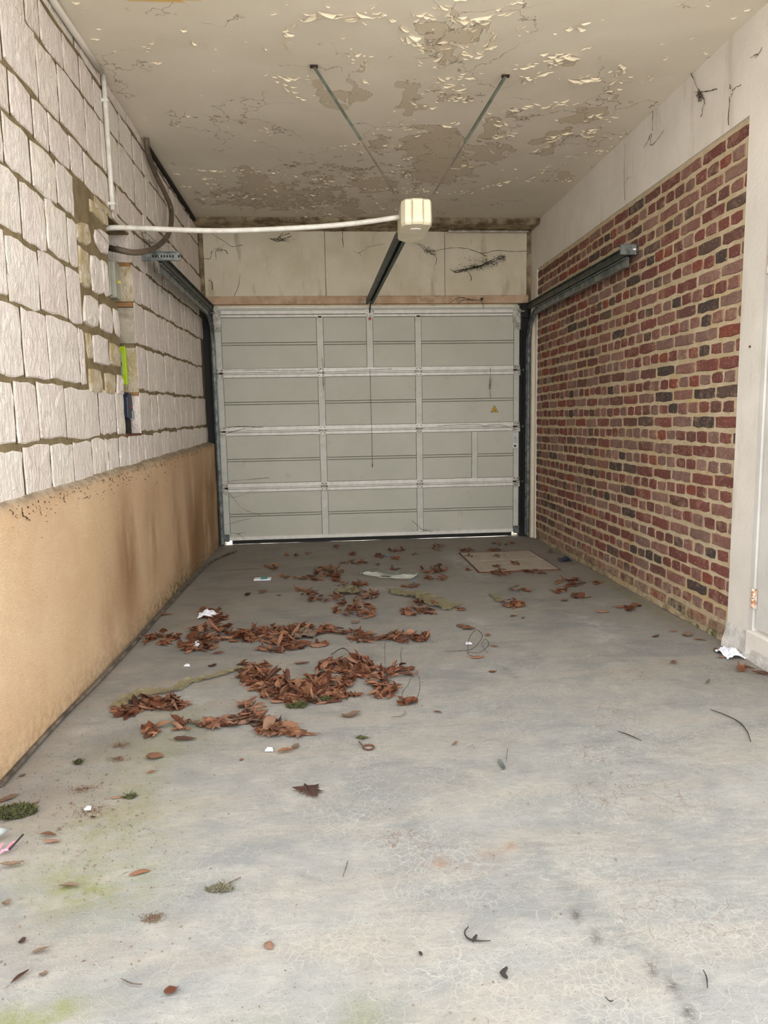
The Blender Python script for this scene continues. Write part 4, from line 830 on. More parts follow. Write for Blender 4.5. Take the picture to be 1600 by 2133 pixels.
def leaf(px, py, size, label=None, kind='long', m='leaf', rz=None, tilt=None, roll_=None, lift=.001, group=None, i=None):
    p = fl(px, py); i = random.randrange(len(LS[kind])) if i is None else i
    rz = random.random()*6.28 if rz is None else rz; tilt = random.gauss(0, .18) if tilt is None else tilt; roll_ = random.choice((0, 0, math.pi))+random.gauss(0, .3) if roll_ is None else roll_
    o = bpy.data.objects.new('dry_leaf', leaf_mesh(kind, i, m)); COL.objects.link(o); o.matrix_world = leaf_mx(kind, i, p.x, p.y, size, rz, tilt, roll_, lift)
    return tag(o, label or 'loose dry leaf lying on the concrete floor', 'leaf', group)
single = [  # px, py, size, kind, material, heading, label
 (643,1650,76,'maple','leafd',.9,'dark brown maple leaf alone on the bare front floor'), (730,1492,48,'round','leafp',.3,'large flat grey-brown leaf just below the big leaf heap'),
 (101,1741,40,'long','leaf',-.3,'bright brown leaf, upper of two touching at far left'), (109,1753,34,'long','leafp',.1,'pale brown leaf, lower of two touching at far left'),
 (145,1847,46,'long','leafp',-.05,'flat oval brown leaf on the green algae patch'), (292,1820,44,'long','leaf',.35,'curled chestnut leaf right of the green algae patch'),
 (25,1803,46,'long','leafp',.1,'narrow pale folded leaf at left edge above algae'), (13,1882,22,'round','leafp',.6,'small tan leaf at the left edge beside the algae'),
 (560,1971,30,'round','leafp',-.9,'small olive-brown leaf near bottom, left of centre'), (355,2065,36,'round','leaf',.2,'brown leaf with a hole near the bottom edge'),
 (42,2038,42,'long','leafd',.95,'long dark leaf at bottom left near the edge'), (90,2030,20,'round','leafp',.3,'pale crumpled leaf at bottom left corner'),
 (46,1962,20,'round','leafd',1.1,'dark curled leaf lump at lower left'), (85,1983,34,'long','leafp',.2,'grey papery leaf rolled up at lower left'),
 (320,1578,42,'round','leafd',.1,'dark crumpled leaf on the left, below the taped heap'), (315,1609,20,'long','leaf',.5,'small brown leaf under the dark crumpled one'),
 (385,1542,50,'long','leafd',-.15,'long thin dark leaf left of the lower heap'), (597,1566,38,'long','leaf',0.,'brown leaf below the lower heap beside a round one'),
 (615,1557,24,'round','leafp',.9,'round beige leaf under the lower heap'), (503,1583,12,'round','leaf',.5,'tiny brown leaf fragment standing alone, lower left'),
 (245,1662,28,'long','leafp',.25,'pale straw-like leaf beside a moss tuft at left'), (72,1675,24,'long','leafd',.8,'dark red-brown leaf beside the moss clump'),
 (20,1662,32,'round','leafp',.2,'pale crumpled leaf behind the moss clump'), (8,1668,24,'long','leafd',.3,'dark leaf at left edge behind the moss'),
 (46,1616,16,'round','leafp',.2,'small round tan leaf near the wall at left'), (195,1704,16,'long','leafd',-.4,'small dark leaf in the brown dirt at left'),
 (912,1484,.05,'long','leaf',-.6,'small brown leaf right of the big heap'), (995,1371,.10,'long','leaf',.1,'brown leaf just under the twisted twig tangle'),
 (1031,1347,.06,'long','leaf',-.5,'small brown leaf right of the twig tangle'), (1027,1400,.05,'long','leaf',.1,'small orange-brown leaf below the twig tangle'),
 (1016,1324,.05,'round','leaf',.4,'little brown leaf between the twig tangle and the centre heap'), (975,1310,.11,'round','leaf',.1,'rusty leaf, right of a pair in the mid floor'),
 (958,1305,.09,'maple','leafd',.3,'dark leaf, left of a pair in the mid floor'), (1070,1284,.06,'long','leaf',.2,'lone small leaf below the cluster right of centre'),
 (1255,1275,.11,'long','leafp',-.1,'flat grey leaf nearer centre beside the brick wall foot leaves'), (1310,1270,.14,'maple','leaf',-.2,'big brown leaf at the foot of the brick wall'),
 (1325,1262,.12,'round','leaf',.4,'brown leaf touching the big one by the brick wall'), (1295,1265,.11,'long','leaf',0.,'long brown leaf left of the big one by the brick wall'),
 (1365,1327,.06,'round','leaf',.1,'lone brown leaf on the right floor'), (1403,1316,.06,'long','leaf',.1,'orange-brown leaf nearest the brick wall on the right'),
 (1432,1324,.09,'round','leafp',.4,'olive-brown leaf against the brick foot'), (1458,1334,.08,'long','leafp',-.4,'tan leaf against the brick foot near the pier'),
 (1403,1381,.05,'round','leaf',.3,'small tan leaf standing off the white pier'), (1190,1220,.09,'round','leaf',.3,'brown leaf near the green bud on the right floor'),
 (1175,1251,.08,'round','leafp',.2,'tan curled leaf below the leaves near the brick wall'), (1225,1245,.07,'long','leafp',.1,'grey-brown leaf strip near the brick wall'),
 (1090,1288,.05,'long','leafd',.9,'tiny dark leaf fragment on the right mid floor'), (442,1388,.06,'round','leafd',.2,'small dark leaf right of the rubbish, left floor'),
 (630,1383,.10,'long','leafp',.05,'flat brown leaf above the big heap'), (740,1297,.08,'round','leafp',.5,'pale diamond-shaped leaf below the crumpled film'),
 (455,1362,.0801,'long','leaf',.2,'curled brown leaf below the film-wrapped heap'), (385,1180,.07,'long','leaf',.0,'brown leaf by the foot of the ochre wall at back'),
 (545,1235,.12,'maple','leafd',.2,'dark spread leaf on the back left floor'), (515,1240,.08,'round','leafd',.9,'small dark leaf left of the spread dark leaf'), (582,1241,.05,'long','leafd',.3,'tiny dark leaf right of the spread dark leaf'),
 (345,1282,.11,'long','leaf',.05,'brown leaf close to the ochre wall foot'), (1543,1395,.10,'maple','leaf',-.5,'pale brown leaf below the white paper'), (1556,1392,.09,'long','leafd',-.7,'dark leaf under the pale one below the white paper'),
 (1588,1405,.12,'long','leafd',-.6,'dark brown leaf at right edge by the door threshold'), (1496,1356,.08,'round','leaf',.3,'brown leaf left of the white paper'), (1508,1369,.09,'long','leafp',.3,'tan leaf in front of the white paper'),
 (948,1549,.04,'long','leafd',.8,'tiny black leaf scrap on the front middle floor'), (1475,1422,.06,'long','leafp',.8,'small broken leaf in front of the pier'),
]
for px, py, sz, kd, m, rz, lb in single:
    sz = sz*(fl(px, py)-Vector((0, 0, HC))).dot(FW)/FPX if sz > 1 else sz*.8
    leaf(px, py, sz, lb, kd, m, rz, tilt=random.gauss(0, .06), roll_=0 if 'maple leaf alone' in lb else random.gauss(0, .12) if random.random() < .7 else math.pi, i=0 if 'maple leaf alone' in lb else None)
heaps = [  # centre px, half width/height px, count, size, heap height, group word
 (530,1395,36,14,12,.105,.03,'A'),(528,1415,28,16,12,.105,.04,'A'),(560,1425,50,18,18,.115,.05,'A'),(600,1445,55,22,26,.12,.06,'A'),(640,1450,55,20,22,.12,.05,'A'),(680,1455,35,14,10,.105,.03,'A'),
 (680,1425,50,18,18,.11,.05,'A'),(700,1390,40,12,14,.105,.05,'A'),(745,1390,35,20,18,.11,.05,'A'),(770,1405,60,16,16,.10,.03,'A'),(840,1400,30,10,6,.09,.02,'A'),(800,1430,30,10,7,.10,.02,'A'),(800,1447,30,8,6,.09,.02,'A'),(850,1463,16,8,3,.09,.01,'A'),(720,1450,40,5,5,.10,.01,'A'),
 (525,1480,28,14,9,.10,.04,'B'),(500,1505,60,8,9,.11,.02,'B'),(570,1520,35,14,12,.11,.03,'B'),(440,1512,30,6,4,.11,.01,'B'),(620,1530,25,3,2,.12,.0,'B'),
 (330,1468,50,14,16,.12,.03,'C'),(375,1468,18,8,4,.11,.02,'C'),(262,1482,22,14,6,.09,.02,'C'),(318,1522,20,14,5,.10,.02,'C'),(385,1512,22,10,3,.11,.01,'C'),
 (440,1320,45,20,16,.11,.04,'D'),(415,1350,40,9,10,.12,.03,'D'),(505,1328,35,12,10,.11,.04,'D'),(560,1325,60,16,22,.12,.05,'D'),(580,1348,45,12,12,.11,.04,'D'),(650,1312,50,10,10,.10,.03,'D'),(640,1345,40,6,5,.11,.01,'D'),(700,1318,40,5,5,.10,.01,'D'),
 (330,1335,50,9,8,.11,.02,'E'),(350,1325,30,6,3,.11,.01,'E'),(435,1280,26,10,7,.12,.03,'E'),(460,1292,14,6,2,.12,.02,'E'),
 (755,1330,30,10,7,.10,.02,'F'),(840,1330,55,9,16,.10,.03,'F'),(880,1332,14,6,3,.10,.02,'F'),
 (735,1268,45,16,20,.095,.04,'G'),(760,1240,30,10,8,.10,.03,'G'),(700,1245,12,8,3,.09,.02,'G'),(765,1282,15,6,3,.09,.02,'G'),(665,1250,22,6,5,.09,.02,'G'),(640,1234,26,7,5,.10,.02,'G'),
 (872,1275,35,8,14,.09,.03,'H'),(880,1258,30,5,5,.10,.01,'H'),(960,1268,6,5,1,.09,.01,'H'),(855,1221,18,4,4,.08,.02,'H'),
 (685,1192,32,10,12,.10,.04,'I'),(650,1205,30,5,5,.10,.02,'I'),(735,1218,32,6,8,.10,.02,'I'),(700,1207,12,6,3,.10,.02,'I'),(595,1203,20,3,2,.10,.0,'I'),(565,1184,14,4,2,.11,.01,'I'),(740,1172,30,4,5,.09,.01,'I'),
 (900,1190,30,5,5,.10,.01,'J'),(915,1185,16,8,4,.09,.02,'J'),(910,1205,26,4,5,.09,.01,'J'),(975,1188,1,1,1,.07,.0,'J'),(1045,1195,22,8,7,.10,.03,'J'),(1035,1185,10,8,3,.10,.03,'J'),(1120,1195,14,3,2,.11,.01,'J'),(1090,1190,12,3,2,.09,.0,'J'),(1070,1175,14,4,2,.10,.01,'J'),
 (1070,1260,28,8,8,.10,.02,'K'),(1085,1231,24,3,3,.10,.01,'K'),(1185,1215,30,8,7,.10,.03,'K'),(1162,1233,18,5,3,.09,.01,'K'),(1205,1242,14,4,2,.09,.01,'K'),(1245,1215,10,3,2,.09,.01,'K'),
 (825,1148,20,4,4,.10,.02,'L'),(795,1160,14,4,3,.10,.01,'L'),(825,1162,10,3,2,.10,.01,'L'),(912,1142,14,7,4,.09,.02,'L'),(975,1148,14,3,3,.10,.01,'L'),(1030,1146,16,3,3,.10,.01,'L'),(1040,1160,12,4,2,.10,.01,'L'),(1055,1133,26,3,3,.10,.01,'L'),
 (605,1157,16,3,3,.09,.01,'L'),(735,1155,8,4,2,.09,.01,'L'),(700,1139,8,3,2,.09,.0,'L'),(640,1153,6,3,1,.07,.0,'L'),(785,1176,6,3,1,.07,.0,'L'),(865,1155,4,3,1,.06,.0,'L'),(825,1186,12,3,2,.09,.0,'L'),(1148,1150,8,4,2,.07,.01,'L'),(980,1160,10,3,2,.08,.0,'L')]
gl = {'A': ('dry brown leaf in the biggest heap', 'leaves of the biggest heap'), 'B': ('dry leaf in the small heap below the biggest', 'leaves of the small lower heap'),
 'C': ('dry leaf beside the long olive tape', 'leaves beside the long olive tape'), 'D': ('dry leaf in the wide left drift', 'leaves of the wide left drift'),
 'E': ('dry leaf between left drift and ochre wall', 'leaves between drift and ochre wall'), 'F': ('dry leaf in the small centre drift', 'leaves of the small centre drift'),
 'G': ('dry leaf in the clump around the crumpled film ball', 'leaves around the crumpled film'), 'H': ('dry leaf gathered beside the wide olive film strip', 'leaves beside the wide olive film'),
 'I': ('dry leaf in the clusters left of the clear bottle', 'leaves left of the clear bottle'), 'J': ('dry leaf around the front edge of the floor cover', 'leaves around the floor cover'),
 'K': ('dry leaf scattered on the right back floor by the bricks', 'leaves on the right back floor'), 'L': ('dry leaf on the floor close to the garage door', 'leaves close to the garage door')}
Lp = []
def lab_(kd, m, wh, g_, s):
    return ('%s %s %s %s, %s' % ('larger' if s > .085 else 'smaller', {'leaf': 'rust-brown', 'leafd': 'dark brown', 'leafp': 'pale tan'}[m], {'long': 'narrow', 'round': 'rounded', 'maple': 'lobed'}[kd], gl[g_][0].replace('dry brown leaf', 'leaf').replace('dry leaf', 'leaf'), wh))
for cx, cy_, rx, ry, n, sz, hh, g_ in heaps:
    for k in range(int(n*3.8+.5)):
        a = random.random()*6.28; r_ = math.sqrt(random.random()); px, py = cx+rx*r_*math.cos(a), cy_+ry*r_*math.sin(a); p = fl(px, py)
        Lp.append((max(p.x, -.97), p.y, sz*.6*random.uniform(.5, 1.3), hh*.8*(1-r_*r_)*random.random()*.9, g_, 'at the left side' if px < cx-.45*rx else 'at the right side' if px > cx+.45*rx else 'near the front' if py > cy_ else 'toward the back'))
Lp.sort(key=lambda q: -q[2]/q[1]); over = MB(); tl_ = []
SHOW = 300-len(single)
for i, (x, y, s, lift, g_, wh) in enumerate(Lp):
    kd = random.choices(('long', 'round', 'maple'), (.72, .16, .12))[0]; v = random.randrange(len(LS[kd])); m = random.choices(('leaf', 'leafd', 'leafp'), (.8, .12, .08))[0]
    if kd != 'long': s *= .95
    Mx = leaf_mx(kd, v, x, y, s, random.random()*6.28, random.gauss(0, .45 if lift > .01 else .2), random.choice((0, 0, math.pi))+random.gauss(0, .7 if lift > .01 else .35), max(.0005, lift-.012))
    if i < SHOW:
        o = bpy.data.objects.new('dry_leaf', leaf_mesh(kd, v, m)); COL.objects.link(o); o.matrix_world = Mx; tag(o, lab_(kd, m, wh, g_, s), 'leaf', gl[g_][1])
    else: vs, fs = LS[kd][v]; over.add([Mx @ Vector(p) for p in vs], fs); tl_ += [random.random()]*len(fs)
lo_ = over.build('leaf_litter', M['litter'], smooth=True); ta = lo_.data.attributes.new('tint', 'FLOAT', 'FACE'); ta.data.foreach_set('value', tl_)
tag(lo_, 'small dry leaves filling out the farther heaps on the floor', 'leaf litter', kind='stuff')
# crumbs and grit
cr = MB()
for k in range(2400):
    if random.random() < .6: h_ = random.choice(heaps); px, py = random.gauss(h_[0], h_[2]*1.1+10), random.gauss(h_[1], h_[3]+8)
    elif random.random() < .75: px, py = random.gauss(170, 100), random.gauss(1660, 130)
    else: px, py = random.uniform(0, 1600), random.uniform(1150, 2133)
    if py < 1135: continue
    p = fl(px, py)
    if not (-1.04 < p.x < 1.92 and 1.2 < p.y < 6.64): continue
    s = random.uniform(.0007, .0019)*(1.6 if random.random() < .08 else 1); a = random.random()*6.28; l = random.uniform(1, 3)
    c_, s_ = math.cos(a), math.sin(a)
    cr.add([(p.x+c_*s*l, p.y+s_*s*l, 0), (p.x-s_*s, p.y+c_*s, 0), (p.x-c_*s*l, p.y-s_*s*l, 0), (p.x+s_*s, p.y-c_*s, 0), (p.x, p.y, s*1.3)], [(0, 1, 4), (1, 2, 4), (2, 3, 4), (3, 0, 4)])
tag(cr.build('leaf_crumbs', M['crumb']), 'fine leaf crumbs and grit scattered over the concrete floor', 'debris', kind='stuff')

# ------------------------------------------------------------------ rubbish
def film_strip(pts, wpx, label, sd, amp=.008, name='packing_tape'):
    R = random.Random(sd); P = smoothpath([fl(*p) for p in pts], 7); n = len(P); vs = []; m = 5
    for i, p in enumerate(P):
        t = (P[min(i+1, n-1)]-P[max(i-1, 0)]).normalized(); nr = Vector((-t.y, t.x, 0)); u = i/(n-1); wv = wpx[0]+(wpx[1]-wpx[0])*u; wv *= R.uniform(.8, 1.15)
        for k in range(m): s = k/(m-1)-.5; vs.append(p+nr*s*wv+Vector((0, 0, .003+amp*abs(fb(p.x*18, p.y*18+k*.35, sd))*1.8+R.uniform(0, .002))))
    o = MB().add(vs, [(i*m+k, (i+1)*m+k, (i+1)*m+k+1, i*m+k+1) for i in range(n-1) for k in range(m-1)]).build(name, M['film'], smooth=True); return tag(o, label, 'tape')
film_strip([(240,1476),(275,1452),(305,1444),(360,1440),(395,1422),(440,1412),(478,1400),(508,1394)], (.065,.05), 'long olive packing tape strip on the left floor', 3, .014)
film_strip([(815,1231),(840,1238),(870,1243),(895,1252),(925,1262),(950,1266)], (.10,.17), 'wide crumpled olive film strip right of the centre clump', 5, .022)
film_strip([(1024,1238),(1034,1245),(1044,1254)], (.05,.06), 'short olive tape piece on the right mid floor', 8, .006)
film_strip([(708,1232),(720,1234),(733,1240)], (.14,.17), 'crumpled olive film ball amid the leaf clump', 11, .04)
def crumple(px, py, rx, ry, h, m, name, label, cat, sd, n=11, thick=.0):
    c = fl(px, py); R = random.Random(sd); vs = []
    for j in range(n):
        for i in range(n):
            u, v = 2*i/(n-1)-1, 2*j/(n-1)-1; e = max(0, 1-.55*(u*u+v*v)); ru = 1+.18*fb(u*2, v*2, sd)
            vs.append((c.x+u*rx*ru+R.uniform(-.08, .08)*rx, c.y+v*ry*ru+R.uniform(-.08, .08)*ry, .003+h*e*abs(.5+.8*fb(u*1.6, v*1.6, sd+4))+R.uniform(0, h*.18)))
    return tag(MB().add(vs, [(j*n+i, j*n+i+1, (j+1)*n+i+1, (j+1)*n+i) for j in range(n-1) for i in range(n-1)]).build(name, M[m]), label, cat)
crumple(1521, 1366, .045, .06, .045, 'paper', 'crumpled_paper', 'crumpled white paper tissue at the foot of the pier', 'paper', 2)
crumple(436, 1284, .06, .06, .04, 'paper', 'crumpled_paper', 'white crumpled wrapper in the small leaf cluster at left', 'paper', 6)
crumple(1176, 1169, .045, .05, .05, 'navy', 'rag', 'dark blue rag lying by the foot of the brick wall', 'rag', 9)
crumple(408, 1347, .03, .03, .03, 'paper', 'crumpled_paper', 'small whitish scrap in the left drift of leaves', 'paper', 13)
crumple(632, 1325, .07, .06, .04, 'leafp', 'crumpled_paper', 'pale beige crumpled paper in the wide left drift', 'paper', 15)
wr_ = fl(547, 1208); wp = empty('wrapper', wr_, 'small white and teal wrapper on the back left floor', 'wrapper')
child(MB().box(wr_.x-.062, wr_.x+.062, wr_.y-.035, wr_.y+.035, .001, .012), 'sachet', M['paper'], wp, bevel=.005); child(MB().box(wr_.x-.012, wr_.x+.035, wr_.y-.035, wr_.y+.035, .0125, .0135), 'teal_band', M['teal'], wp)
for px, py, lb in ((806, 1158, 'blue plastic scrap among leaves near the garage door'), (576, 1154, 'tiny blue scrap near the left end of the door'), (864, 1210, 'small blue scrap right of the clear bottle')):
    p = fl(px, py); R = .016 if px != 806 else .024
    tag(MB().prism([(p.x+R*math.cos(a)*(1+.3*math.sin(3*a)), p.y+R*1.3*math.sin(a)) for a in [k*math.pi/4 for k in range(8)]], 2, .001, .005).build('plastic_scrap', M['blue']), lb, 'scrap')
for px, py, s, lb in ((561,1563,.014,'white chip below the small lower heap'), (976,1341,.016,'white chip beside the twig tangle'), (390,1387,.014,'white chip on the left floor by a leaf'), (184,1686,.010,'white pebble chip in the brown dirt at left')):
    p = fl(px, py); tag(MB().prism([(p.x-s, p.y-s*.6), (p.x+s, p.y-s*.8), (p.x+s*.7, p.y+s*.7), (p.x-s*.5, p.y+s)], 2, .001, .006).build('white_chip', M['paper']), lb, 'chip')
# crushed clear bottle
bt = empty('plastic_bottle', fl(800, 1200), 'crushed clear plastic bottle lying in the middle of the back floor', 'bottle')
a, b = fl(752, 1196), fl(862, 1206); ax = (b-a); L = ax.length; ax.normalize(); nr = Vector((-ax.y, ax.x, 0)); vs = []; prof = [(0, .014), (.03, .014), (.06, .030), (.14, .050), (.3, .056), (.42, .040), (.5, .052), (.62, .056), (.74, .050), (.85, .055), (.95, .05), (1, .03)]; n = 14
for u, r_ in prof:
    for k in range(n):
        t = 2*math.pi*k/n; f = 1+.14*math.sin(3*t+u*9)+.1*math.sin(5*t-u*17); flat = .42+.15*math.sin(u*8)
        vs.append(a+ax*(L*u)+nr*(r_*2.1*f*math.cos(t)+.015*math.sin(u*7))+Vector((0, 0, .004+r_*flat+r_*flat*f*.9*math.sin(t))))
fsb = [(i*n+k, i*n+(k+1) % n, (i+1)*n+(k+1) % n, (i+1)*n+k) for i in range(len(prof)-1) for k in range(n)]+[tuple(range(n)), tuple((len(prof)-1)*n+k for k in range(n))]
o = child(MB().add(vs, fsb), 'bottle_body', M['clear'], bt, smooth=True); s_ = o.modifiers.new('s', 'SUBSURF'); s_.levels = 1; s_.render_levels = 1
# twigs, wires, washer, moss
def twig(pts, r_, label, m='twig', name='twig', cat='twig', closed=False, z=.004):
    P = smoothpath([fl(p[0], p[1]) + Vector((0, 0, (p[2] if len(p) > 2 else 0)+z)) for p in pts], 5); n_ = len(P); return tag(MB().tube(P, r_, 5, True, [r_*.72*(1-.45*abs(2*i/(n_-1)-1))*random.uniform(.85, 1.15) for i in range(n_)]).build(name, M[m], smooth=True), label, cat)
twig([(1480,1480),(1508,1490),(1538,1505),(1556,1525),(1564,1547)], .0032, 'long curved dark twig on the right front floor', 'bark'); twig([(1288,1525),(1310,1533),(1337,1545)], .003, 'short straight twig on the right mid floor', 'bark')
twig([(976,1933),(968,1945),(975,1958),(995,1963),(1022,1963)], .0028, 'black hooked twig on the bottom centre floor', 'bark'); twig([(985,1964),(993,1951)], .006, 'black stub lying across the hooked twig', 'bark')
twig([(1056,2019),(1047,2030),(1056,2040)], .008, 'black curled seed pod on the bottom floor', 'bark', 'seed_pod', 'seed pod'); twig([(502,1830),(480,1841),(462,1850)], .0026, 'thin stick pointing out of a dirt clump', 'twig')
twig([(1465,2024),(1472,2040),(1474,2062)], .0022, 'thin dark twig near the bottom right corner', 'bark'); twig([(252,2042),(275,2052),(296,2054)], .002, 'thin grey twig near the bottom left', 'twig'); twig([(873,1986),(879,1992)], .005, 'small black twig bit at bottom centre', 'bark')
twig([(1058,1560),(1056,1575),(1055,1590)], .0016, 'hair-thin brown rootlet on the front floor', 'twig'); twig([(1260,2080),(1270,2089),(1278,2088)], .002, 'tiny bent twig on the bottom right floor', 'bark'); twig([(725,1795),(721,1810),(714,1829)], .002, 'thin reddish stem on the front floor', 'twig')
twig([(925,1358),(960,1357),(985,1352),(1005,1340,.03),(992,1333,.05),(977,1345,.03),(975,1362),(985,1368)], .0022, 'looping wiry twig tangle, larger loop of the two', 'bark'); twig([(975,1360),(1000,1360),(1018,1353,.02),(1012,1345,.03),(1004,1352,.02),(1016,1362)], .002, 'small loop of the wiry twig tangle', 'bark')
twig([(868,1405),(874,1425,.02),(874,1450,.02),(862,1466),(842,1468),(838,1455,.02),(852,1440,.03),(862,1410,.04)], .0022, 'bent wiry stem curling right of the biggest heap', 'bark'); twig([(803,1392),(802,1370,.06),(808,1367,.07)], .0018, 'thin stem sticking up out of the biggest heap', 'bark')
twig([(842,1408),(835,1390,.05),(838,1380,.07)], .0018, 'second thin stem rising from the heap right end', 'bark'); twig([(690,1365),(715,1360,.02),(735,1368)], .004, 'dark red twig on top of the biggest heap', 'bark'); twig([(500,1505),(540,1512,.02),(575,1520)], .006, 'dark stalk crossing the small lower heap', 'twig')
twig([(815,1495),(840,1492),(843,1482)], .002, 'bent thin twig below the biggest heap', 'twig'); twig([(545,1185),(470,1189),(0,0)][:2], .002, 'thin straight twig on the back left floor', 'twig')
p = fl(768, 1558); ring_ = [(p.x+.019*math.cos(k*math.pi/8), p.y+.019*math.sin(k*math.pi/8), .003) for k in range(17)]
wsh = empty('rusty_washer', p, 'rusty ring washer with wire tail on the front floor', 'washer'); child(MB().tube(ring_, .0032, 6, False), 'ring', M['rust'], wsh); child(MB().tube([tuple(q) for q in smoothpath([fl(757, 1556)+Vector((0,0,.004)), fl(749, 1552)+Vector((0,0,.012)), fl(749, 1547)+Vector((0,0,.004))], 4)], .003, 5), 'wire_tail', M['twig'], wsh)
def moss(px, py, rx, ry, n, label, hgt=.03, m='moss'):
    c = fl(px, py); mb = MB()
    for k in range(n*3):
        a, r_ = random.random()*6.28, math.sqrt(random.random()); x, y = c.x+rx*r_*math.cos(a), c.y+ry*r_*math.sin(a); h_ = hgt*(1-r_*r_*.6)*random.uniform(.5, 1); dx, dy = random.gauss(0, .006), random.gauss(0, .006)
        mb.tube([(x, y, 0), (x+dx*.7, y+dy*.7, h_*.6), (x+dx*1.3, y+dy*1.3, h_*.9)], .003, 3, True, [.0022, .0018, .0006])
    return tag(mb  .build('moss_clump', M[m]), label, 'moss')
moss(30, 1694, .062, .035, 260, 'dark green moss clump at the left edge of the floor', .03); moss(272, 1660, .014, .012, 30, 'small green moss tuft beside the straw leaf', .014); moss(163, 1589, .012, .012, 26, 'small round moss tuft near the ochre wall', .018)
moss(620, 1472, .04, .02, 80, 'moss clump at the lower edge of the biggest heap', .03); moss(676, 1460, .04, .02, 60, 'brownish moss clump right of the other in the biggest heap', .03); moss(755, 1537, .014, .01, 14, 'tiny green sprig above the rusty washer', .01); moss(1199, 1237, .016, .012, 14, 'tiny green bud on the right back floor', .014)
moss(458, 1852, .030, .012, 60, 'grey-green lichen clump with a stick on front left floor', .012, 'lichen')
pk = empty('pink_ribbon', fl(10, 1770), 'pink ribbon scraps with dark stick at the left edge', 'ribbon')
for q in ([(0,1781),(14,1772),(27,1760),(34,1759)], [(0,1770),(6,1762)], [(3,1776),(18,1774)]): child(MB().tube(smoothpath([fl(*p)+Vector((0, 0, .006)) for p in q], 4), .0035, 5), 'ribbon_piece', M['pink'], pk)
child(MB().tube([fl(20, 1774)+Vector((0, 0, .006)), fl(50, 1752)+Vector((0, 0, .02))], .003, 5), 'stick', M['bark'], pk)
p = fl(2, 1748); tag(MB().tube([p+Vector((-.04, -.02, .02)), p+Vector((0, 0, .022)), p+Vector((.012, .014, .018))], .012, 10, True, [.009, .012, .006]).build('pebble', M['ltgrey'], smooth=True), 'smooth grey pebble at the left edge above pink ribbon', 'pebble')
p = fl(1045, 1593); tag(MB().box(p.x-.006, p.x+.006, p.y-.03, p.y+.03, .001, .005).build('metal_strip', M['galv']), 'short shiny grey metal strip on the front floor', 'strip')
def clod(px, py, r_, label, m='crumb'):
    c = fl(px, py); mb = MB()
    for k in range(220):
        a, q = random.random()*6.28, random.random()**.7; x, y = c.x+r_*1.5*q*math.cos(a), c.y+r_*.9*q*math.sin(a); g_ = random.uniform(.001, .0034)*(1.3-q); t_ = random.random()*6
        mb.add([(x+g_*math.cos(t_+u), y+g_*math.sin(t_+u)*1.2, -.0005) for u in (0, 2.1, 4.2)]+[(x, y, g_*1.4)], [(0, 1, 3), (1, 2, 3), (2, 0, 3)])
    return tag(mb.build('dirt_patch', M[m]), label, 'dirt', kind='stuff')
clod(175, 1644, .04, 'brown crumbly dirt patch on the left floor'); clod(172, 1644, .03, 'reddish crumbly dirt beside the brown patch on left floor', 'rust') if False else None; clod(190, 1690, .05, 'broad dark dirt scatter around the white chip at left'); clod(320, 1912, .022, 'small brown debris scatter on the lower left floor'); clod(250, 1552, .035, 'leafy crumb patch near the ochre wall foot'); clod(248, 1581, .03, 'small dirt patch left of the crumpled dark leaf')

# ------------------------------------------------------------------ cobwebs and stuck dirt
def web(plane, v, lines, label, m='web', r_=.0022, clump=(), jit=.004):
    mb = MB(); r_ *= .62
    for ln_ in lines:
        P = smoothpath([on(plane, v, *q) for q in ln_], 4); P = [p+Vector((random.gauss(0, jit*.4), random.gauss(0, jit*.2), random.gauss(0, jit*.4))) for p in P]
        mb.tube(P, r_, 4, True, [r_*random.uniform(.5, 1.6) for _ in P])
    for (x, y, rx, ry, n) in clump:
        for k in range(int(n*2.2)):
            px, py = random.gauss(x, rx), random.gauss(y, ry); p = on(plane, v, px, py); q = p+Vector((random.gauss(0, .008), random.gauss(0, .003), random.gauss(0, .007))); w2 = p.lerp(q, .5)+Vector((0, 0, random.gauss(0, .004))); k_ = r_*random.uniform(.3, 1.0); mb.tube([p, w2, q], k_, 3, True, [k_*.3, k_, k_*.2])
    return tag(mb.build('cobweb', M[m]), label, 'cobweb')
yb_ = YD+.012
def P6(*p): return [C6(*q) for q in p]
def C4(*p): return [(400+x/2.162, 400+y/2.162) for x, y in p]
web(1, yb_, [C4((1165,350),(1190,362),(1230,352),(1280,340),(1330,325),(1370,308),(1410,290)), C4((1180,358),(1240,345),(1300,330),(1350,308),(1400,285)), C4((1240,360),(1258,385),(1255,400))], 'large black cobweb hammock on the boards above the door, right side', 'soot', .0035,
    [(400+1215/2.162,400+353/2.162,9,2.0,60),(400+1280/2.162,400+338/2.162,12,3,130),(400+1340/2.162,400+318/2.162,10,5,110),(400+1395/2.162,400+297/2.162,5,4,60),(400+1250/2.162,400+305/2.162,12,4,14)], .004)
web(1, yb_, [C4((1000,230),(1040,240),(1070,268),(1110,262),(1180,250),(1240,255),(1310,275),(1370,262),(1440,268),(1510,265)), C4((1020,235),(1060,270),(1100,290),(1098,330)), C4((1250,260),(1280,268),(1330,290))], 'sooty web draped right of the opener housing', 'web', .0022, [(400+1065/2.162,400+262/2.162,6,3,50),(400+1080/2.162,400+270/2.162,5,3,40),(400+1095/2.162,400+285/2.162,3,3,14)])
web(1, yb_, [C4((355,212),(390,222),(420,208),(450,198)), C4((380,215),(410,185)), C4((350,210),(380,210),(440,185))], 'grey web scrap on the lintel boards, left of centre', 'web', .003, [(400+400/2.162,400+215/2.162,9,2.0,60)])
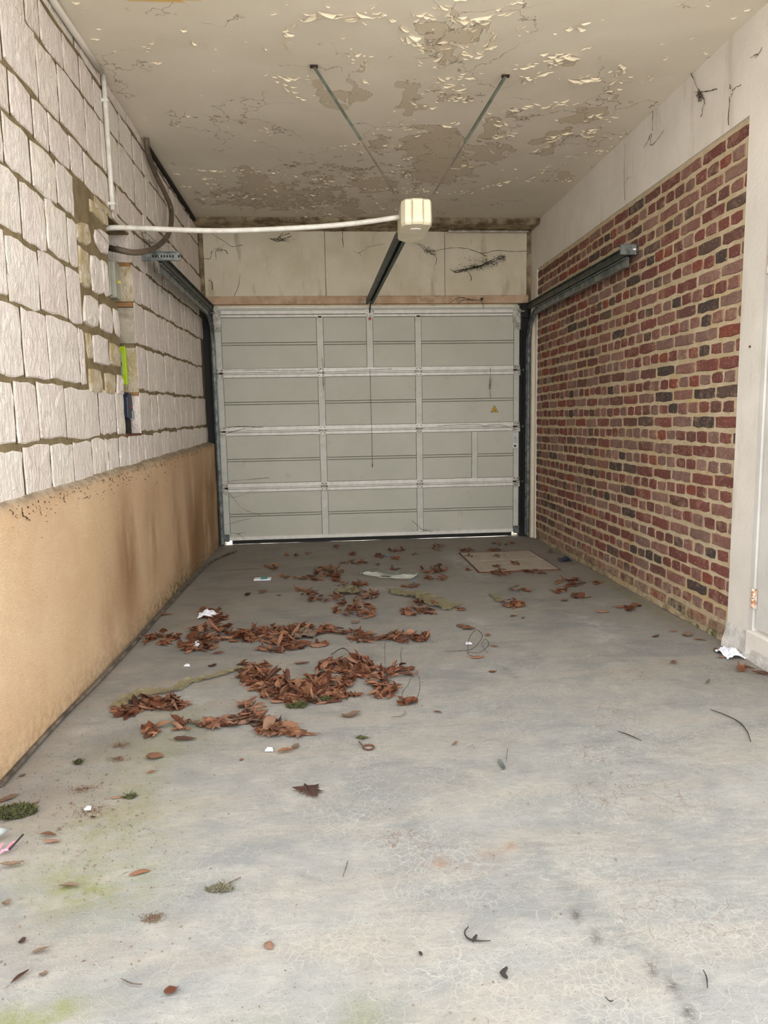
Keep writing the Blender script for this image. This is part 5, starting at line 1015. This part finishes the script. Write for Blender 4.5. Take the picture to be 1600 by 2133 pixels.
web(1, yb_, [C4((75,175),(110,200),(150,225),(180,245),(230,238)), C4((110,305),(108,265),(150,262),(160,278)), C4((45,295),(80,300),(90,265))], 'drooping web in the top left corner of the lintel boards', 'web', .0026, [(400+120/2.162,400+260/2.162,6,3,20)])
web(1, yb_, [C4((215,370),(210,420),(190,468))], 'thin hanging thread on the left lintel board', 'web', .0018); web(1, yb_, [C4((75,395),(90,410),(92,440))], 'small dark web scrap low on the left lintel board', 'web', .003)
web(1, yb_, [C4((725,262),(750,275),(790,250),(830,240),(870,232)), C4((750,272),(762,285))], 'faint curved web on the middle lintel board', 'web', .0014); web(1, YD-.06, [C4((680,120),(678,180),(680,250))], 'straight dirty strand hanging below the white pipe', 'web', .0032)
web(1, YD-.02, [C4((1160,500),(1200,475),(1250,480)), C4((1300,475),(1308,500),(1314,530)), C4((1200,500),(1230,485),(1300,490))], 'black web and dirt on the right of the timber header', 'soot', .003, [(400+1306/2.162,400+485/2.162,3,2,26),(400+1220/2.162,400+485/2.162,12,2,24)])
web(1, YD-.018, [[(1022,767),(1021,790),(1020,800),(1022,820),(1022,829)]], 'dark thickened strand hanging on the door above the yellow sticker', 'web', .002, [(1021,800,1.2,8,44)]); web(1, YD-.018, [[(671,745),(673,765),(673,790),(674,812)]], 'dark thread on the left middle door stile', 'web', .0024)
web(1, YD-.018, [[(672,770),(674,800),(673,830)], [(470,1004),(500,1000),(560,995)]], 'fine dusty strands on the left part of the door', 'web', .0015)
def C5(*p): return [(400+x/2.162, 740+y/2.162) for x, y in p]
web(1, YD-.018, [C5((130,335),(200,322),(320,325)), C5((150,352),(240,330))], 'dusty web along the left end of the third door joint', 'web', .0024); web(1, YD-.018, [C5((130,590),(170,640),(260,620)), C5((150,600),(230,690),(310,720)), C5((120,770),(180,755),(260,735))], 'dusty web below the lowest door joint at left', 'web', .0016)
web(1, YD-.018, [C5((1330,315),(1400,315),(1470,345)), C5((1340,320),(1250,312),(1100,320))], 'brown drooping web at the right end of the third joint', 'web', .0022); web(1, YD-.018, [C5((175,800),(205,805),(235,825)), C5((200,805),(240,798))], 'small web at the bottom left of the door', 'web', .002)
web(1, YD-.018, [C5((990,745),(1020,770),(1040,785),(1080,795))], 'dirt and web at the bottom right of the door', 'web', .002, [(400+1060/2.162,740+790/2.162,22,2.5,60),(400+1200/2.162,740+775/2.162,5,6,10),(400+980/2.162,740+780/2.162,8,6,16)])
web(1, YD-.018, [C5((130,68),(300,66),(420,70),(560,66)), C5((700,68),(900,62))], 'ragged dirty web lining the upper door joint', 'web', .0022)
web(0, XR-.012, [P6((960,-20),(1000,90),(1050,200),(1100,310),(1130,350),(1135,400),(1110,500)), P6((1090,320),(1170,310),(1225,295)), P6((1100,330),(1100,380))], 'dangling dirty wire with web high on the right wall', 'web', .003, [(1140+1100/3.478,100+340/3.478,3,4,30),(1140+1105/3.478,100+370/3.478,1.5,3,14)])
web(0, XR-.006, [P6((768,460),(762,560),(765,600)), P6((845,595),(800,660),(760,700),(745,695),(755,620)), P6((750,620),(720,690),(700,720))], 'hooked web thread on the right wall above the bricks', 'web', .002)
web(0, XR-.006, [P6((1320,265),(1330,295)), P6((1340,320),(1360,290),(1400,270)), P6((1340,330),(1320,360),(1320,400),(1310,560))], 'small scraggly web near the top right corner of brick panel', 'web', .0022); web(0, XR-.006, [P6((1555,0),(1540,30),(1505,75)), P6((1520,45),(1475,70))], 'short dark web at the upper right edge of the wall', 'web', .002)
web(0, XR-.006, [P6((560,980),(585,940),(605,935)), P6((562,690),(560,1100))], 'thin crack-like thread on plaster above the track', 'web', .0012)
web(0, XL+.022, [[(200,478),(220,500),(232,520)], [(236,505),(255,520)], [(300,480),(330,510),(320,500)], [(288,478),(305,500),(322,508),(333,520)]], 'tangled web around the looping cable on stone wall', 'web', .0022, [(308,505,5,3,36),(298,487,4,4,20)])
web(0, XL+.024, [[(320,545),(322,570)], [(338,545),(338,600),(339,612)]], 'two dirty strands hanging from the left track bracket', 'web', .0026)
xw = -1.050
def C44(*p): return [(x/6.667, 900+y/6.667) for x, y in p]
web(0, xw, [C44((310,1095),(320,1150),(350,1180),(385,1200),(415,1235))], 'dark squiggle of dirt on the near ochre wall', 'soot', .0022); web(0, xw, [C44((545,1020),(570,1090),(575,1165))], 'short vertical dirt streak on the ochre wall', 'soot', .0015); web(0, xw, [C44((1155,925),(1200,905),(1245,920),(1260,850),(1340,820))], 'wavy dirt thread under the plinth top', 'soot', .0016)
web(0, xw, [C44((210,1165),(250,1200))], 'tiny dirt dash left of the dark squiggle', 'soot', .0016); web(0, xw, [C44((890,890),(895,970))], 'short dark drip right under the plinth ledge', 'soot', .0016); web(0, xw+.01, [[(413,965),(414,990),(415,998)]], 'hanging dark thread on the far ochre wall', 'soot', .003)
web(0, xw+.008, [[(354,1052),(362,1050),(370,1041)], [(356,1058),(360,1066)]], 'small brown twig web on the mid ochre wall', 'web', .002)
